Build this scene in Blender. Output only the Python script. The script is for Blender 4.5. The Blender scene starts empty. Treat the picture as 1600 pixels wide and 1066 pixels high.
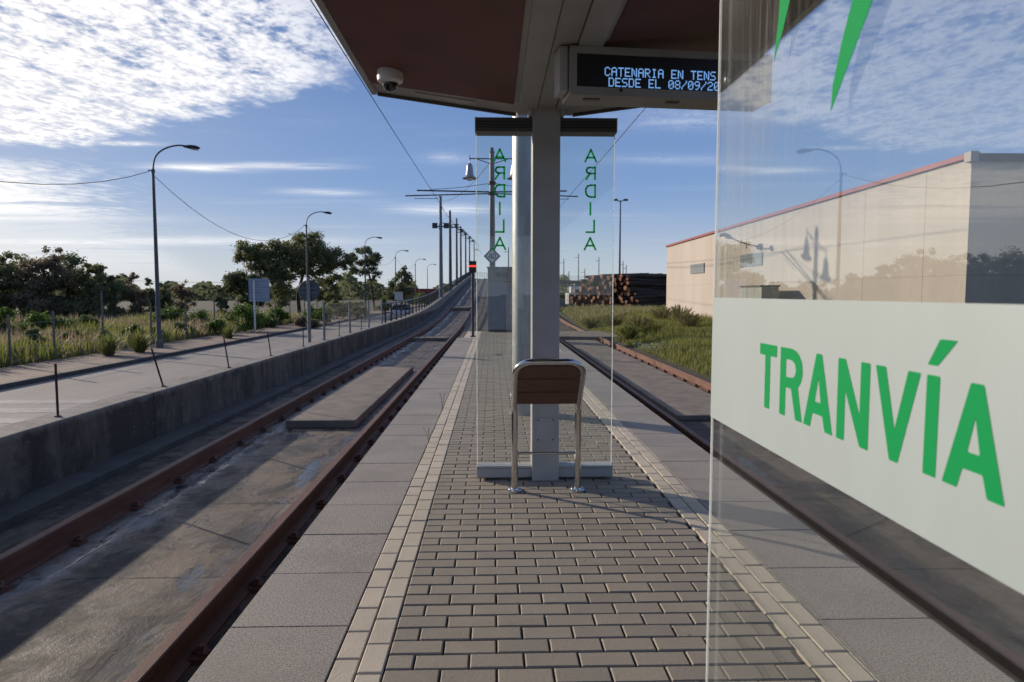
import bpy, bmesh, math, random
from mathutils import Vector, Matrix
C = bpy.context.scene.collection
sc = bpy.context.scene
R = math.radians
random.seed(7)

# ------------------------------------------------------------------ camera
cam_d = bpy.data.cameras.new("camera"); cam = bpy.data.objects.new("camera", cam_d); C.objects.link(cam)
sc.camera = cam
cam_d.sensor_width = 36; cam_d.lens = 24.0; cam_d.clip_start = 0.02; cam_d.clip_end = 4000
yaw, pitch = math.atan(30/1067), math.atan(76/1067.4)
cam.location = (0, 0, 1.4)
cam.rotation_euler = (math.pi/2 - pitch, 0, -yaw)
cam_d.dof.use_dof = True; cam_d.dof.focus_distance = 2.6; cam_d.dof.aperture_fstop = 9.0

# ------------------------------------------------------------------ light
SUN = Vector((-1, 0.72, 0.385)).normalized()          # towards the sun
elev = math.asin(SUN.z)
sl = bpy.data.lights.new("sun", 'SUN'); so = bpy.data.objects.new("sun", sl); C.objects.link(so)
sl.energy = 4.7; sl.angle = R(0.55); sl.color = (1.0, 0.86, 0.70)
so.rotation_euler = (-SUN).to_track_quat('-Z', 'Y').to_euler()
so.location = (-40, 30, 25)
sc.view_settings.view_transform = 'Standard'; sc.view_settings.look = 'None'
sc.cycles.max_bounces = 8; sc.cycles.diffuse_bounces = 3; sc.cycles.glossy_bounces = 4
sc.view_settings.gamma = 1; sc.view_settings.exposure = 0.0

# node helper ---------------------------------------------------------
class N:
    """tiny wrapper: build node maths with python operators"""
    def __init__(s, nt, sock): s.nt, s.s = nt, sock
    def _m(s, op, *o, clamp=False):
        n = s.nt.nodes.new('ShaderNodeMath'); n.operation = op; n.use_clamp = clamp
        for i, v in enumerate((s,)+o):
            if isinstance(v, N): s.nt.links.new(v.s, n.inputs[i])
            else: n.inputs[i].default_value = v
        return N(s.nt, n.outputs[0])
    def __add__(s, o): return s._m('ADD', o)
    def __sub__(s, o): return s._m('SUBTRACT', o)
    def __mul__(s, o): return s._m('MULTIPLY', o)
    def __truediv__(s, o): return s._m('DIVIDE', o)
    def mx(s, o): return s._m('MAXIMUM', o)
    def mn(s, o): return s._m('MINIMUM', o)
    def pw(s, o): return s._m('POWER', o)
    def ab(s): return s._m('ABSOLUTE')
    def ex(s): return s._m('EXPONENT')
    def sat(s): return s._m('ADD', 0.0, clamp=True)
    def step(s, a, b):
        n = s.nt.nodes.new('ShaderNodeMapRange'); n.interpolation_type = 'SMOOTHSTEP'
        s.nt.links.new(s.s, n.inputs[0]); n.inputs[1].default_value = a; n.inputs[2].default_value = b
        return N(s.nt, n.outputs[0])
def comb(nt, x, y, z=0.0):
    n = nt.nodes.new('ShaderNodeCombineXYZ')
    for i, v in enumerate((x, y, z)):
        if isinstance(v, N): nt.links.new(v.s, n.inputs[i])
        else: n.inputs[i].default_value = v
    return N(nt, n.outputs[0])
def noise(nt, vec, scale, detail=4, rough=0.5, dist=0.0):
    n = nt.nodes.new('ShaderNodeTexNoise'); n.inputs['Scale'].default_value = scale
    n.inputs['Detail'].default_value = detail; n.inputs['Roughness'].default_value = rough
    n.inputs['Distortion'].default_value = dist
    if vec is not None: nt.links.new(vec.s, n.inputs['Vector'])
    return N(nt, n.outputs['Fac'])
def mixc(nt, fac, a, b):
    n = nt.nodes.new('ShaderNodeMix'); n.data_type = 'RGBA'
    for sock, v in ((n.inputs[0], fac), (n.inputs[6], a), (n.inputs[7], b)):
        if isinstance(v, N): nt.links.new(v.s, sock)
        elif isinstance(v, (tuple, list)): sock.default_value = (*v[:3], 1)
        else: sock.default_value = v
    return N(nt, n.outputs[2])
def mapping(nt, vec, scale=(1,1,1), rot=(0,0,0)):
    n = nt.nodes.new('ShaderNodeMapping'); n.inputs['Scale'].default_value = scale; n.inputs['Rotation'].default_value = rot
    nt.links.new(vec.s, n.inputs[0]); return N(nt, n.outputs[0])
def xyz(nt, v):
    s = nt.nodes.new('ShaderNodeSeparateXYZ'); nt.links.new(v.s, s.inputs[0])
    return [N(nt, s.outputs[i]) for i in range(3)]

# ------------------------------------------------------------------ sky
W = bpy.data.worlds.new("World"); sc.world = W; W.use_nodes = True
nt = W.node_tree; nt.nodes.clear()
tc = nt.nodes.new('ShaderNodeTexCoord'); D = N(nt, tc.outputs['Generated'])
sky = nt.nodes.new('ShaderNodeTexSky'); sky.sky_type = 'NISHITA'; sky.sun_disc = False
sky.sun_elevation = elev; sky.sun_rotation = math.atan2(SUN.x, SUN.y)
sky.air_density = 1.0; sky.dust_density = 0.5; sky.ozone_density = 2.5; sky.altitude = 50
dx, dy, dz = xyz(nt, D)
zz = dz.mx(0.012)
u, v = dx/zz, dy/zz
P = comb(nt, u, v)
big = noise(nt, mapping(nt, P, (1, 1, 1), (0, 0, 0.5)), 0.9, 3, 0.5)
mid = noise(nt, mapping(nt, P, (1.35, 1.0, 1), (0, 0, 0.6)), 4.2, 8, 0.60, 0.15)
fine = noise(nt, mapping(nt, P, (1.5, 1.0, 1), (0, 0, 0.5)), 16, 5, 0.6)
# main sheet: edge line v = 2.75 - .77u (near), capped at 4.75 far left
edge = (u*-0.72+2.85).mn(4.85)
sheet = (edge - v + (mid-0.5)*0.9 + (big-0.5)*0.5).step(-0.12, 0.35)
sheet = sheet * (u*-1.0 - 0.10 + (big-0.5)*0.6).step(-0.1, 0.9)
cells = (mid*0.65 + fine*0.35 + (v*0.045 - 0.125).mn(0.10))
cells = cells.step(0.36, 0.49)
m1 = sheet.mx((dz.step(.2,.45))*((v.ab()*-1.0 + 1.7 + (big-.5)*1.0).step(0.0, .8)).mx((v*-1.0).step(0.2,1.4))*.5) * cells  # includes unseen cloud above and behind the camera, added for neutral fill light
# far bank near the horizon at left
bank = (u*-1.0 - 3.2 - (v-5.2)*0.38 + (mid-0.5)*2.4).step(-0.4, 1.3) * v.step(5.0, 5.8)
far = noise(nt, mapping(nt, P, (0.35, 1.0, 1)), 0.9, 6, 0.6)
m2 = bank * far.step(0.30, 0.48) * (v.step(7.5, 10.5)*-.65+1.0)
# thin wisps
def blob(u0, v0, su, sv, amp):
    a = ((u-u0)/su); b = ((v-v0)/sv)
    return ((a*a + b*b)*-1.0).ex()*amp
wn = noise(nt, mapping(nt, P, (0.6, 1.7, 1)), 3.0, 6, 0.62)
wis = blob(-2.35,5.65,.36,.17,1.0) + blob(-1.68,5.55,.42,.13,.75) + blob(-1.72,7.0,.38,.22,.6) \
    + blob(-2.47,4.75,.22,.07,.8) + blob(-0.55,8.4,.6,.5,.75) + blob(1.12,4.0,.5,.25,.35) + blob(-0.35,5.2,.16,.2,.35) \
    + blob(-6.5,9.5,1.6,.5,.8) + blob(-5.2,13.5,2.5,1.0,.55) + blob(-9,14.,2.5,1.2,.7) + blob(1.5,5.2,.7,.2,.2)
m3 = (wis * (wn*2.6 - 0.5)).sat()
thin = noise(nt, mapping(nt, P, (0.5, 1.6, 1)), 0.55, 5, 0.6).step(0.52, 0.8)*0.16
cl = (m1.mx(m2).mx(m3).mx(thin)).sat()*dz.step(0.0, 0.05)
# brighter cloud towards the sun
sd = nt.nodes.new('ShaderNodeVectorMath'); sd.operation = 'DOT_PRODUCT'; nt.links.new(tc.outputs['Generated'], sd.inputs[0])
sd.inputs[1].default_value = SUN
glow = N(nt, sd.outputs['Value']).mx(0.0).pw(5.0)
cc = mixc(nt, glow.sat(), (0.86, 0.90, 1.0), (1.35, 1.27, 1.16))
shade = mixc(nt, (mid*0.55+fine*0.45+v.step(4.3,6.0)*.12).step(0.43, 0.57), (0.62, 0.66, 0.76), (1.0, 1.0, 1.0))
mul = nt.nodes.new('ShaderNodeMix'); mul.data_type = 'RGBA'; mul.blend_type = 'MULTIPLY'; mul.inputs[0].default_value = 1
nt.links.new(cc.s, mul.inputs[6]); nt.links.new(shade.s, mul.inputs[7])
SKY_S = 0.085
sc2 = nt.nodes.new('ShaderNodeVectorMath'); sc2.operation = 'SCALE'; nt.links.new(mul.outputs[2], sc2.inputs[0]); sc2.inputs['Scale'].default_value = 1.0/SKY_S
def scaled(c):
    n = nt.nodes.new('ShaderNodeVectorMath'); n.operation = 'SCALE'; nt.links.new(c.s, n.inputs[0]); n.inputs['Scale'].default_value = 1.0/SKY_S
    return N(nt, n.outputs[0])
el = dz.mx(0.0)
grad = mixc(nt, el.step(0.0, .16), (.56,.63,.72), (.235,.375,.67))
grad = mixc(nt, el.step(.08, .42), grad, (.098,.20,.49))
grad = mixc(nt, el.step(.35, 1.0), grad, (.07,.115,.26))
#over = (v.ab()*-1.0 + 1.9 + (big-.5)*1.2).step(0.0, .9).mx((v*-1.0).step(0.2, 1.4)*.8)   # unseen cloud overhead and behind, added to whiten the ambient light
grad = mixc(nt, glow.pw(2.0).sat()*.38, grad, (.95,.90,.82))
blue = mixc(nt, .86, N(nt, sky.outputs[0]), scaled(grad))
final = mixc(nt, cl*0.95, blue, N(nt, sc2.outputs[0]))
bg = nt.nodes.new('ShaderNodeBackground'); nt.links.new(final.s, bg.inputs[0]); bg.inputs[1].default_value = SKY_S
wo = nt.nodes.new('ShaderNodeOutputWorld'); nt.links.new(bg.outputs[0], wo.inputs[0])

# ------------------------------------------------------------------ mesh helpers
class MB:
    def __init__(s): s.v = []; s.f = []
    def add(s, vs, fs):
        b = len(s.v); s.v += [tuple(p) for p in vs]; s.f += [tuple(i+b for i in f) for f in fs]; return s
    def box(s, a, b, M=None):
        x0, y0, z0 = a; x1, y1, z1 = b
        vs = [Vector(p) for p in ((x0,y0,z0),(x1,y0,z0),(x1,y1,z0),(x0,y1,z0),(x0,y0,z1),(x1,y0,z1),(x1,y1,z1),(x0,y1,z1))]
        if M is not None: vs = [M @ p for p in vs]
        return s.add(vs, [(0,3,2,1),(4,5,6,7),(0,1,5,4),(1,2,6,5),(2,3,7,6),(3,0,4,7)])
    def tube(s, pts, r, n=10, cap=True):
        pts = [Vector(p) for p in pts]; k = len(pts)
        rs = r if isinstance(r, (list, tuple)) else [r]*k
        b = len(s.v); up = None
        for i, p in enumerate(pts):
            t = (pts[min(i+1,k-1)] - pts[max(i-1,0)]).normalized()
            if up is None: up = t.orthogonal().normalized()
            up = (up - t*up.dot(t)).normalized(); w = t.cross(up)
            for j in range(n):
                a = 2*math.pi*j/n; q = p + (up*math.cos(a) + w*math.sin(a))*rs[i]; s.v.append(tuple(q))
        for i in range(k-1):
            for j in range(n):
                s.f.append((b+i*n+j, b+i*n+(j+1)%n, b+(i+1)*n+(j+1)%n, b+(i+1)*n+j))
        if cap:
            s.f.append(tuple(b+j for j in reversed(range(n)))); s.f.append(tuple(b+(k-1)*n+j for j in range(n)))
        return s
    def lathe(s, c, prof, n=20, M=None):
        c = Vector(c); b = len(s.v)
        for r, z in prof:
            for j in range(n):
                a = 2*math.pi*j/n; q = Vector((r*math.cos(a), r*math.sin(a), z))
                if M is not None: q = M @ q
                s.v.append(tuple(c+q))
        for i in range(len(prof)-1):
            for j in range(n): s.f.append((b+i*n+j, b+i*n+(j+1)%n, b+(i+1)*n+(j+1)%n, b+(i+1)*n+j))
        s.f.append(tuple(b+j for j in reversed(range(n)))); s.f.append(tuple(b+(len(prof)-1)*n+j for j in range(n)))
        return s
    def sweepY(s, prof, ys, g, close=True):
        """cross-section prof [(x,z)] carried along y, raised by g(y)"""
        b = len(s.v); n = len(prof)
        for y in ys:
            for x, z in prof: s.v.append((x, y, z+g(y)))
        m = n if close else n-1
        for i in range(len(ys)-1):
            for j in range(m): s.f.append((b+i*n+j, b+(i+1)*n+j, b+(i+1)*n+(j+1)%n, b+i*n+(j+1)%n))
        if close:
            s.f.append(tuple(b+j for j in range(n))); s.f.append(tuple(b+(len(ys)-1)*n+j for j in reversed(range(n))))
        return s
    def prism(s, poly, axis, a, b_):
        """poly in the other two axes, from a to b_ along axis"""
        n = len(poly); vs = []
        for t in (a, b_):
            for p, q in poly:
                vs.append({'x': (t,p,q), 'y': (p,t,q), 'z': (p,q,t)}[axis])
        fs = [tuple(range(n)), tuple(reversed(range(n, 2*n)))]
        fs += [(i, n+i, n+(i+1)%n, (i+1)%n) for i in range(n)]
        return s.add(vs, fs)
    def build(s, name, mat, parent=None, smooth=None, bevel=0, flip=False):
        me = bpy.data.meshes.new(name); me.from_pydata(s.v, [], s.f); me.update()
        bm = bmesh.new(); bm.from_mesh(me); bmesh.ops.recalc_face_normals(bm, faces=bm.faces); bm.to_mesh(me); bm.free()
        if smooth:
            for p in me.polygons: p.use_smooth = True
            me.set_sharp_from_angle(angle=R(smooth))
        if mat: me.materials.append(mat)
        o = bpy.data.objects.new(name, me); C.objects.link(o)
        if parent: o.parent = parent; o.matrix_parent_inverse = Matrix.Translation(-parent.location) if parent.type == 'EMPTY' else Matrix.Identity(4)
        if bevel:
            m = o.modifiers.new('bevel', 'BEVEL'); m.width = bevel; m.segments = 2; m.limit_method = 'ANGLE'; m.angle_limit = R(40)
        return o
def rawbuild(name, v, f, mat, parent=None):
    me = bpy.data.meshes.new(name); me.from_pydata(v, [], f); me.update(); me.materials.append(mat)
    o = bpy.data.objects.new(name, me); C.objects.link(o)
    if parent: o.parent = parent; o.matrix_parent_inverse = Matrix.Translation(-parent.location) if parent.type == 'EMPTY' else Matrix.Identity(4)
    return o
def tag(o, label, cat, group=None, kind=None):
    if label: o['label'] = label
    if cat: o['category'] = cat
    if group: o['group'] = group
    if kind: o['kind'] = kind
    return o
def struct(o, label=None, cat=None):
    o['kind'] = 'structure'
    if label: o['label'] = label
    if cat: o['category'] = cat
    return o
def thing(name, loc, label, cat, group=None):
    o = bpy.data.objects.new(name, None); C.objects.link(o); o.location = loc; o.empty_display_size = .2
    return tag(o, label, cat, group)
def copy_thing(o, loc, label, rotz=None, group=None):
    c = o.copy(); C.objects.link(c); c.location = loc; c['label'] = label
    if rotz is not None: c.rotation_euler = (0,0,rotz)
    if group: c['group'] = group
    for ch in list(o.children):
        d = ch.copy(); C.objects.link(d); d.parent = c; d.matrix_parent_inverse = ch.matrix_parent_inverse.copy()
        for g in list(ch.children):
            e = g.copy(); C.objects.link(e); e.parent = d
    return c
def arc(c, r, a0, a1, n, ax):
    """points on an arc; ax maps (cos,sin) to a vector"""
    return [Vector(c)+ax(math.cos(a0+(a1-a0)*i/n)*r, math.sin(a0+(a1-a0)*i/n)*r) for i in range(n+1)]

# ------------------------------------------------------------------ materials
def newmat(name):
    m = bpy.data.materials.new(name); m.use_nodes = True
    nt = m.node_tree; b = nt.nodes['Principled BSDF']; tc = nt.nodes.new('ShaderNodeTexCoord')
    return m, nt, b, N(nt, tc.outputs['Object'])
def bump(nt, b, h, strength=0.3, dist=0.01):
    n = nt.nodes.new('ShaderNodeBump'); n.inputs['Strength'].default_value = strength; n.inputs['Distance'].default_value = dist
    nt.links.new(h.s, n.inputs['Height']); nt.links.new(n.outputs[0], b.inputs['Normal'])
def setc(nt, b, c): nt.links.new(c.s, b.inputs['Base Color'])
def simple(name, c1, c2=None, rough=0.6, scale=8, metal=0, bmp=0.0, bscale=60, detail=5, rvar=0.0, stretch=(1,1,1), spec=None):
    m, nt, b, O = newmat(name)
    c2 = c2 or tuple(x*0.8 for x in c1)
    Om = mapping(nt, O, stretch)
    n = noise(nt, Om, scale, detail, 0.6)
    setc(nt, b, mixc(nt, n.step(0.3, 0.7), c1, c2))
    b.inputs['Metallic'].default_value = metal
    if rvar: nt.links.new((noise(nt, O, scale*2.3, 4)*rvar + (rough - rvar*0.5)).s, b.inputs['Roughness'])
    else: b.inputs['Roughness'].default_value = rough
    if spec is not None: b.inputs['Specular IOR Level'].default_value = spec
    if bmp: bump(nt, b, noise(nt, Om, bscale, 6, 0.6), bmp)
    return m
def emis(name, c, s):
    m, nt, b, O = newmat(name); b.inputs['Base Color'].default_value = (*c, 1)
    b.inputs['Emission Color'].default_value = (*c, 1); b.inputs['Emission Strength'].default_value = s; return m
M = {}
M['greypaint'] = simple('grey_paint', (.40,.395,.38), (.35,.345,.33), .42, 5, bmp=.04, bscale=300, rvar=.12)
M['frame'] = simple('canopy_frame_paint', (.42,.405,.385), (.34,.33,.31), .45, 3, rvar=.15)
M['darkbeam'] = simple('bracket_bronze', (.10,.092,.085), (.07,.066,.062), .45, 8, stretch=(1,1,30))
M['maroon'] = simple('maroon_panel', (.15,.055,.045), (.12,.045,.038), .62, 2, rvar=.1)
def m_film():
    m, nt, b, O = newmat('green_letter_film'); b.inputs['Base Color'].default_value = (.02,.45,.16,1)
    t = nt.nodes.new('ShaderNodeBsdfTranslucent'); t.inputs[0].default_value = (.03,.62,.22,1)
    mx = nt.nodes.new('ShaderNodeMixShader'); mx.inputs[0].default_value = .6
    nt.links.new(b.outputs[0], mx.inputs[1]); nt.links.new(t.outputs[0], mx.inputs[2]); nt.links.new(mx.outputs[0], nt.nodes['Material Output'].inputs[0]); return m
M['steel'] = simple('brushed_steel', (.62,.61,.59), (.5,.5,.49), .16, 30, metal=1, rvar=.1)
M['galv'] = simple('galvanised_steel', (.40,.42,.42), (.28,.30,.30), .42, 6, metal=.55, rvar=.2, stretch=(1,1,.3))
M['wood'] = simple('slat_wood', (.16,.07,.045), (.085,.04,.027), .5, 6, stretch=(1.5,25,25), bmp=.15, bscale=20)
M['darkmetal'] = simple('dark_metal', (.05,.052,.055), (.03,.032,.034), .5, 10)
M['lampgrey'] = simple('lamp_grey', (.10,.11,.13), (.06,.07,.08), .5, 6)
M['polegrey'] = simple('pole_grey', (.22,.23,.235), (.15,.16,.165), .5, 4, stretch=(1,1,.3))
M['wire'] = simple('wire_copper', (.05,.05,.055), None, .5)
M['white'] = simple('white_plastic', (.72,.70,.66), (.66,.64,.6), .3, 5)
M['blackglass'] = simple('smoked_dome', (.012,.012,.014), None, .05, spec=.8)
M['black'] = simple('black_plastic', (.012,.012,.013), None, .35)
M['cream_body'] = simple('display_body', (.33,.31,.27), (.26,.245,.215), .45, 4)
M['green'] = simple('green_vinyl', (.004,.27,.075), (.0035,.25,.068), .75, 3, spec=.12)
M['greendark'] = None
M['greendark'] = m_film()
M['led'] = emis('led_pixel', (.22,.47,.90), .62)
M['redlight'] = emis('red_signal_light', (1.0,.03,.015), 3.2)
M['amber'] = emis('amber_lamp', (1.0,.45,.1), 1.4)
M['signback'] = simple('sign_back', (.20,.23,.27), (.16,.19,.225), .45, 4)
M['signgreen'] = simple('sign_disc_back', (.075,.095,.10), (.06,.075,.08), .5, 4)
M['signwhite'] = simple('sign_white', (.75,.75,.72), None, .4)
M['redtrim'] = simple('red_trim', (.30,.05,.05), (.22,.04,.04), .5, 2)
M['bark'] = simple('bark', (.085,.066,.05), (.05,.04,.03), .9, 6, bmp=.5, bscale=10, stretch=(1,1,.2))
M['rubbish'] = simple('concrete_post', (.20,.19,.175), (.12,.115,.105), .85, 4)
M['rustpost'] = simple('rust_post', (.06,.035,.025), (.035,.022,.018), .8, 15)

def m_rust():
    m, nt, b, O = newmat('rail_rust')
    n1 = noise(nt, mapping(nt, O, (1,.25,1)), 9, 6, .65); n2 = noise(nt, O, 70, 4, .6)
    c = mixc(nt, n1.step(.3,.7), (.115,.047,.030), (.17,.082,.052))
    c = mixc(nt, n2.step(.55,.75)*0.5, c, (.045,.022,.016))
    setc(nt, b, c); b.inputs['Roughness'].default_value = .62; bump(nt, b, n2+n1, .4, .004); return m
M['rust'] = m_rust()
def m_concrete_wall():
    m, nt, b, O = newmat('stained_concrete')
    x, y, z = xyz(nt, O)
    st = noise(nt, mapping(nt, O, (1, 1.6, .35)), 1.6, 9, .7, .3)
    n2 = noise(nt, O, 6, 7, .65); n3 = noise(nt, O, 45, 4, .6)
    c = mixc(nt, st.step(.35,.62), (.032,.029,.025), (.16,.142,.118))
    c = mixc(nt, n2.step(.40,.66)*.8, c, (.095,.09,.083))
    c = mixc(nt, noise(nt, O, 1.1, 8, .7).step(.48,.58)*.75, c, (.04,.037,.033))
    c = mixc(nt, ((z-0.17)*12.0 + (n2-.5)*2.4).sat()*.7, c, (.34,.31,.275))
    fr = (y/4.0)._m('FRACT'); j = (fr-.5).ab()
    c = mixc(nt, j.step(.494,.498), c, (.02,.02,.02))
    n4 = noise(nt, O, 20, 3, .6)
    c = mixc(nt, n4.step(.66,.7)*.55, c, (.40,.38,.35))
    setc(nt, b, c); b.inputs['Roughness'].default_value = .88; bump(nt, b, n3+n2*2.0, .5, .01); return m
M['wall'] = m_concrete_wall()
def m_bed(name, wet=True):
    m, nt, b, O = newmat(name)
    x, y, z = xyz(nt, O)
    n1 = noise(nt, mapping(nt, O, (1,.8,1)), 1.5, 9, .68, .3); n2 = noise(nt, O, 7, 7, .65, .2); n3 = noise(nt, O, 60, 5, .65)
    c = mixc(nt, n1.step(.34,.66), (.060,.051,.042), (.19,.145,.102))
    c = mixc(nt, n2.step(.5,.66)*.5, c, (.24,.21,.175))
    c = mixc(nt, noise(nt, mapping(nt, O, (1,.7,1)), 2.6, 8, .7, .6).step(.50,.56)*.8, c, (.034,.032,.031))
    c = mixc(nt, (n2*.5+n3*.5).step(.53,.62)*.45, c, (.05,.05,.052))
    fr = ((y+.3+(n2-.5)*.05)/1.5)._m('FRACT'); j = (fr-.5).ab()
    c = mixc(nt, j.step(.488,.497), c, (.015,.014,.013))
    grit = noise(nt, O, 34, 5, .75).step(.60,.68)
    c = mixc(nt, grit*.45, c, (.30,.27,.23))
    if wet:
        # standing water: a band along the outer rail, patches along the platform-side rail, bright damp specks
        p = noise(nt, mapping(nt, O, (1.6,.55,1)), 2.2, 5, .6, .3)
        brk = noise(nt, mapping(nt, O, (1,.8,1)), 1.3, 3, .6)
        band = ((x+2.82+(p-.5)*.75).ab()*-1.0+.05+(brk-.42)*.35)
        band2 = ((x+1.74+(p-.5)*.7).ab()*-1.0+.035)
        w = band.mx(band2).step(.0, .06)
        pc = (p - .5)
        w = w.mx(pc.step(.14,.17)).sat()
        damp = noise(nt, mapping(nt, O, (1,.8,1)), 3.1, 6, .65).step(.45,.55)
        b.inputs['Specular IOR Level'].default_value = .38
        c = mixc(nt, w, c, (.045,.043,.040))
        c = mixc(nt, (band*-1.0).step(.12,.0)*n2.step(.35,.55)*.6, c, (.32,.31,.30))
        r = (w*-0.58 + damp*-.17 + .76)
        nt.links.new(r.mx(.07).s, b.inputs['Roughness'])
        inv = (w*-1.0+1.0)
        inv2 = band.mx(band2).step(-.22, .12)*-1.0+1.0
        bump(nt, b, (n3*.35+n2*1.5+noise(nt, O, 130, 3, .6)*.3)*inv2, .6, .010)
    else:
        c = mixc(nt, .45, c, (.022,.020,.018))
        b.inputs['Roughness'].default_value = .85
        bump(nt, b, n3*.6+n2*1.4, .5, .01)
    setc(nt, b, c); return m
M['bed'] = m_bed('wet_trackbed_concrete'); M['bed2'] = m_bed('dry_trackbed_concrete', False)
M['slab'] = simple('crossing_concrete', (.25,.205,.155), (.15,.127,.104), .8, 3.2, bmp=.5, bscale=40, detail=9)
M['ledge'] = simple('ledge_concrete', (.11,.105,.098), (.07,.067,.062), .75, 3, bmp=.4, bscale=40, detail=8)
def m_granite():
    m, nt, b, O = newmat('speckled_granite')
    x, y, z = xyz(nt, O)
    n1 = noise(nt, O, 120, 5, .85); n2 = noise(nt, O, 1.6, 6, .6); n3 = noise(nt, O, 120, 2, .5)
    g = nt.nodes.new('ShaderNodeNewGeometry'); rnd = N(nt, g.outputs['Random Per Island'])
    c = mixc(nt, n1.step(.40,.60), (.15,.132,.112), (.47,.42,.355))
    c = mixc(nt, n2.step(.42,.62)*.35, c, (.18,.16,.135))
    c = mixc(nt, rnd*.18, c, (.18,.16,.14))
    spot = noise(nt, O, 5.5, 2, .5).step(.735,.77)
    c = mixc(nt, spot*.55, c, (.05,.045,.04))
    setc(nt, b, c); b.inputs['Roughness'].default_value = .72
    wv = (y*2*math.pi/0.02)._m('SINE')
    bump(nt, b, n1*.6+wv*.10, .35, .0025); return m
M['granite'] = m_granite()
def m_paver(name, a, b2, k=.5):
    m, nt, b, O = newmat(name)
    g = nt.nodes.new('ShaderNodeNewGeometry'); rnd = N(nt, g.outputs['Random Per Island'])
    n1 = noise(nt, O, 260, 4, .7); n2 = noise(nt, O, 3.0, 6, .6)
    c = mixc(nt, rnd*k + n2.step(.3,.7)*(1-k), a, b2)
    c = mixc(nt, n1.step(.4,.7)*.3, c, tuple(v*.6 for v in a))
    pale = noise(nt, O, 9, 5, .65).step(.66,.74)
    c = mixc(nt, pale*.28, c, tuple(min(v*1.7,.6) for v in a))
    spot = noise(nt, O, 14, 2, .5).step(.72,.76)
    c = mixc(nt, spot*.4, c, (.04,.036,.03))
    dirt = noise(nt, O, 1.4, 7, .7).step(.5, .68)
    c = mixc(nt, dirt*.35, c, tuple(v*.55 for v in a))
    setc(nt, b, c); b.inputs['Roughness'].default_value = .82
    bump(nt, b, n1+noise(nt, O, 60, 3, .6)*1.5, .45, .003); return m
M['brick'] = m_paver('brown_clay_paver', (.325,.28,.215), (.235,.208,.165), .6)
M['cream'] = m_paver('cream_paver', (.60,.52,.40), (.47,.41,.315), .5)
M['joint'] = simple('joint_sand', (.04,.037,.032), (.07,.063,.053), .95, 30)
M['plinth'] = simple('platform_side', (.085,.08,.076), (.045,.043,.04), .9, 4, bmp=.4, bscale=30)
def m_road():
    m, nt, b, O = newmat('old_road')
    n1 = noise(nt, mapping(nt, O, (1,.2,1)), .7, 6, .6); n2 = noise(nt, O, 40, 4, .6); n3 = noise(nt, O, 3.1, 3, .5, 2.0)
    c = mixc(nt, n1.step(.3,.7), (.22,.20,.182), (.29,.265,.24))
    c = mixc(nt, (n3-.5).ab().step(.012,.004)*.5, c, (.06,.056,.052))
    c = mixc(nt, n2.step(.4,.7)*.3, c, (.12,.113,.108))
    setc(nt, b, c); b.inputs['Roughness'].default_value = .82; bump(nt, b, n2, .3, .005); return m
M['road'] = m_road()
M['paint'] = simple('faded_road_paint', (.36,.345,.32), (.22,.21,.195), .7, 6, detail=8)
M['walk'] = simple('pavement_earth', (.27,.20,.155), (.18,.135,.105), .9, 1.3, bmp=.4, bscale=20, detail=8)
M['kerb'] = simple('kerb_stone', (.10,.092,.085), (.06,.056,.052), .85, 3, bmp=.3)
def m_ground():
    m, nt, b, O = newmat('dry_field_ground')
    n1 = noise(nt, O, .12, 7, .65); n2 = noise(nt, O, 2.5, 6, .6)
    c = mixc(nt, n1.step(.35,.65), (.05,.046,.024), (.034,.042,.016))
    c = mixc(nt, n2.step(.4,.7)*.5, c, (.05,.045,.025))
    setc(nt, b, c); b.inputs['Roughness'].default_value = .95; return m
M['ground'] = m_ground()
def m_leaf(name, a, b2, c3=None, scale=.8, rough=.6, trans=.25):
    m, nt, b, O = newmat(name)
    g = nt.nodes.new('ShaderNodeNewGeometry'); rnd = N(nt, g.outputs['Random Per Island'])
    oi = nt.nodes.new('ShaderNodeObjectInfo'); orn = N(nt, oi.outputs['Random'])
    n1 = noise(nt, O, scale, 4, .6)
    c = mixc(nt, (n1.step(.3,.7)*.55 + rnd*.45), a, b2)
    if c3: c = mixc(nt, (rnd*.6+n1*.4).step(.6,.75)*.7, c, c3)
    c = mixc(nt, orn*.25, c, tuple(v*.6 for v in a))
    setc(nt, b, c); b.inputs['Roughness'].default_value = rough; b.inputs['Specular IOR Level'].default_value = .25
    t = nt.nodes.new('ShaderNodeBsdfTranslucent'); nt.links.new(c.s, t.inputs[0])
    mx = nt.nodes.new('ShaderNodeMixShader'); mx.inputs[0].default_value = trans
    nt.links.new(b.outputs[0], mx.inputs[1]); nt.links.new(t.outputs[0], mx.inputs[2])
    nt.links.new(mx.outputs[0], nt.nodes['Material Output'].inputs[0]); return m
M['leafdark'] = m_leaf('leaf_dark', (.125,.15,.08), (.20,.22,.11), None, .8, trans=.45)
M['leafolive'] = m_leaf('leaf_olive', (.16,.19,.08), (.26,.265,.12), (.28,.25,.14), .7, trans=.45)
M['leafbrown'] = m_leaf('leaf_brown', (.20,.175,.11), (.28,.23,.15), None, .9, trans=.45)
M['leafgreen'] = m_leaf('leaf_green', (.095,.16,.03), (.15,.22,.045), (.07,.11,.025), 1.2, trans=.4)
M['straw'] = m_leaf('dry_straw', (.36,.285,.185), (.24,.19,.12), (.13,.15,.06), .5, trans=.5)
M['grass'] = m_leaf('green_grass', (.17,.21,.045), (.28,.29,.08), (.40,.32,.17), .9, trans=.4)
M['tamarisk'] = m_leaf('feathery_green', (.27,.28,.11), (.38,.35,.17), (.42,.31,.19), 2, trans=.35)
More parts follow.
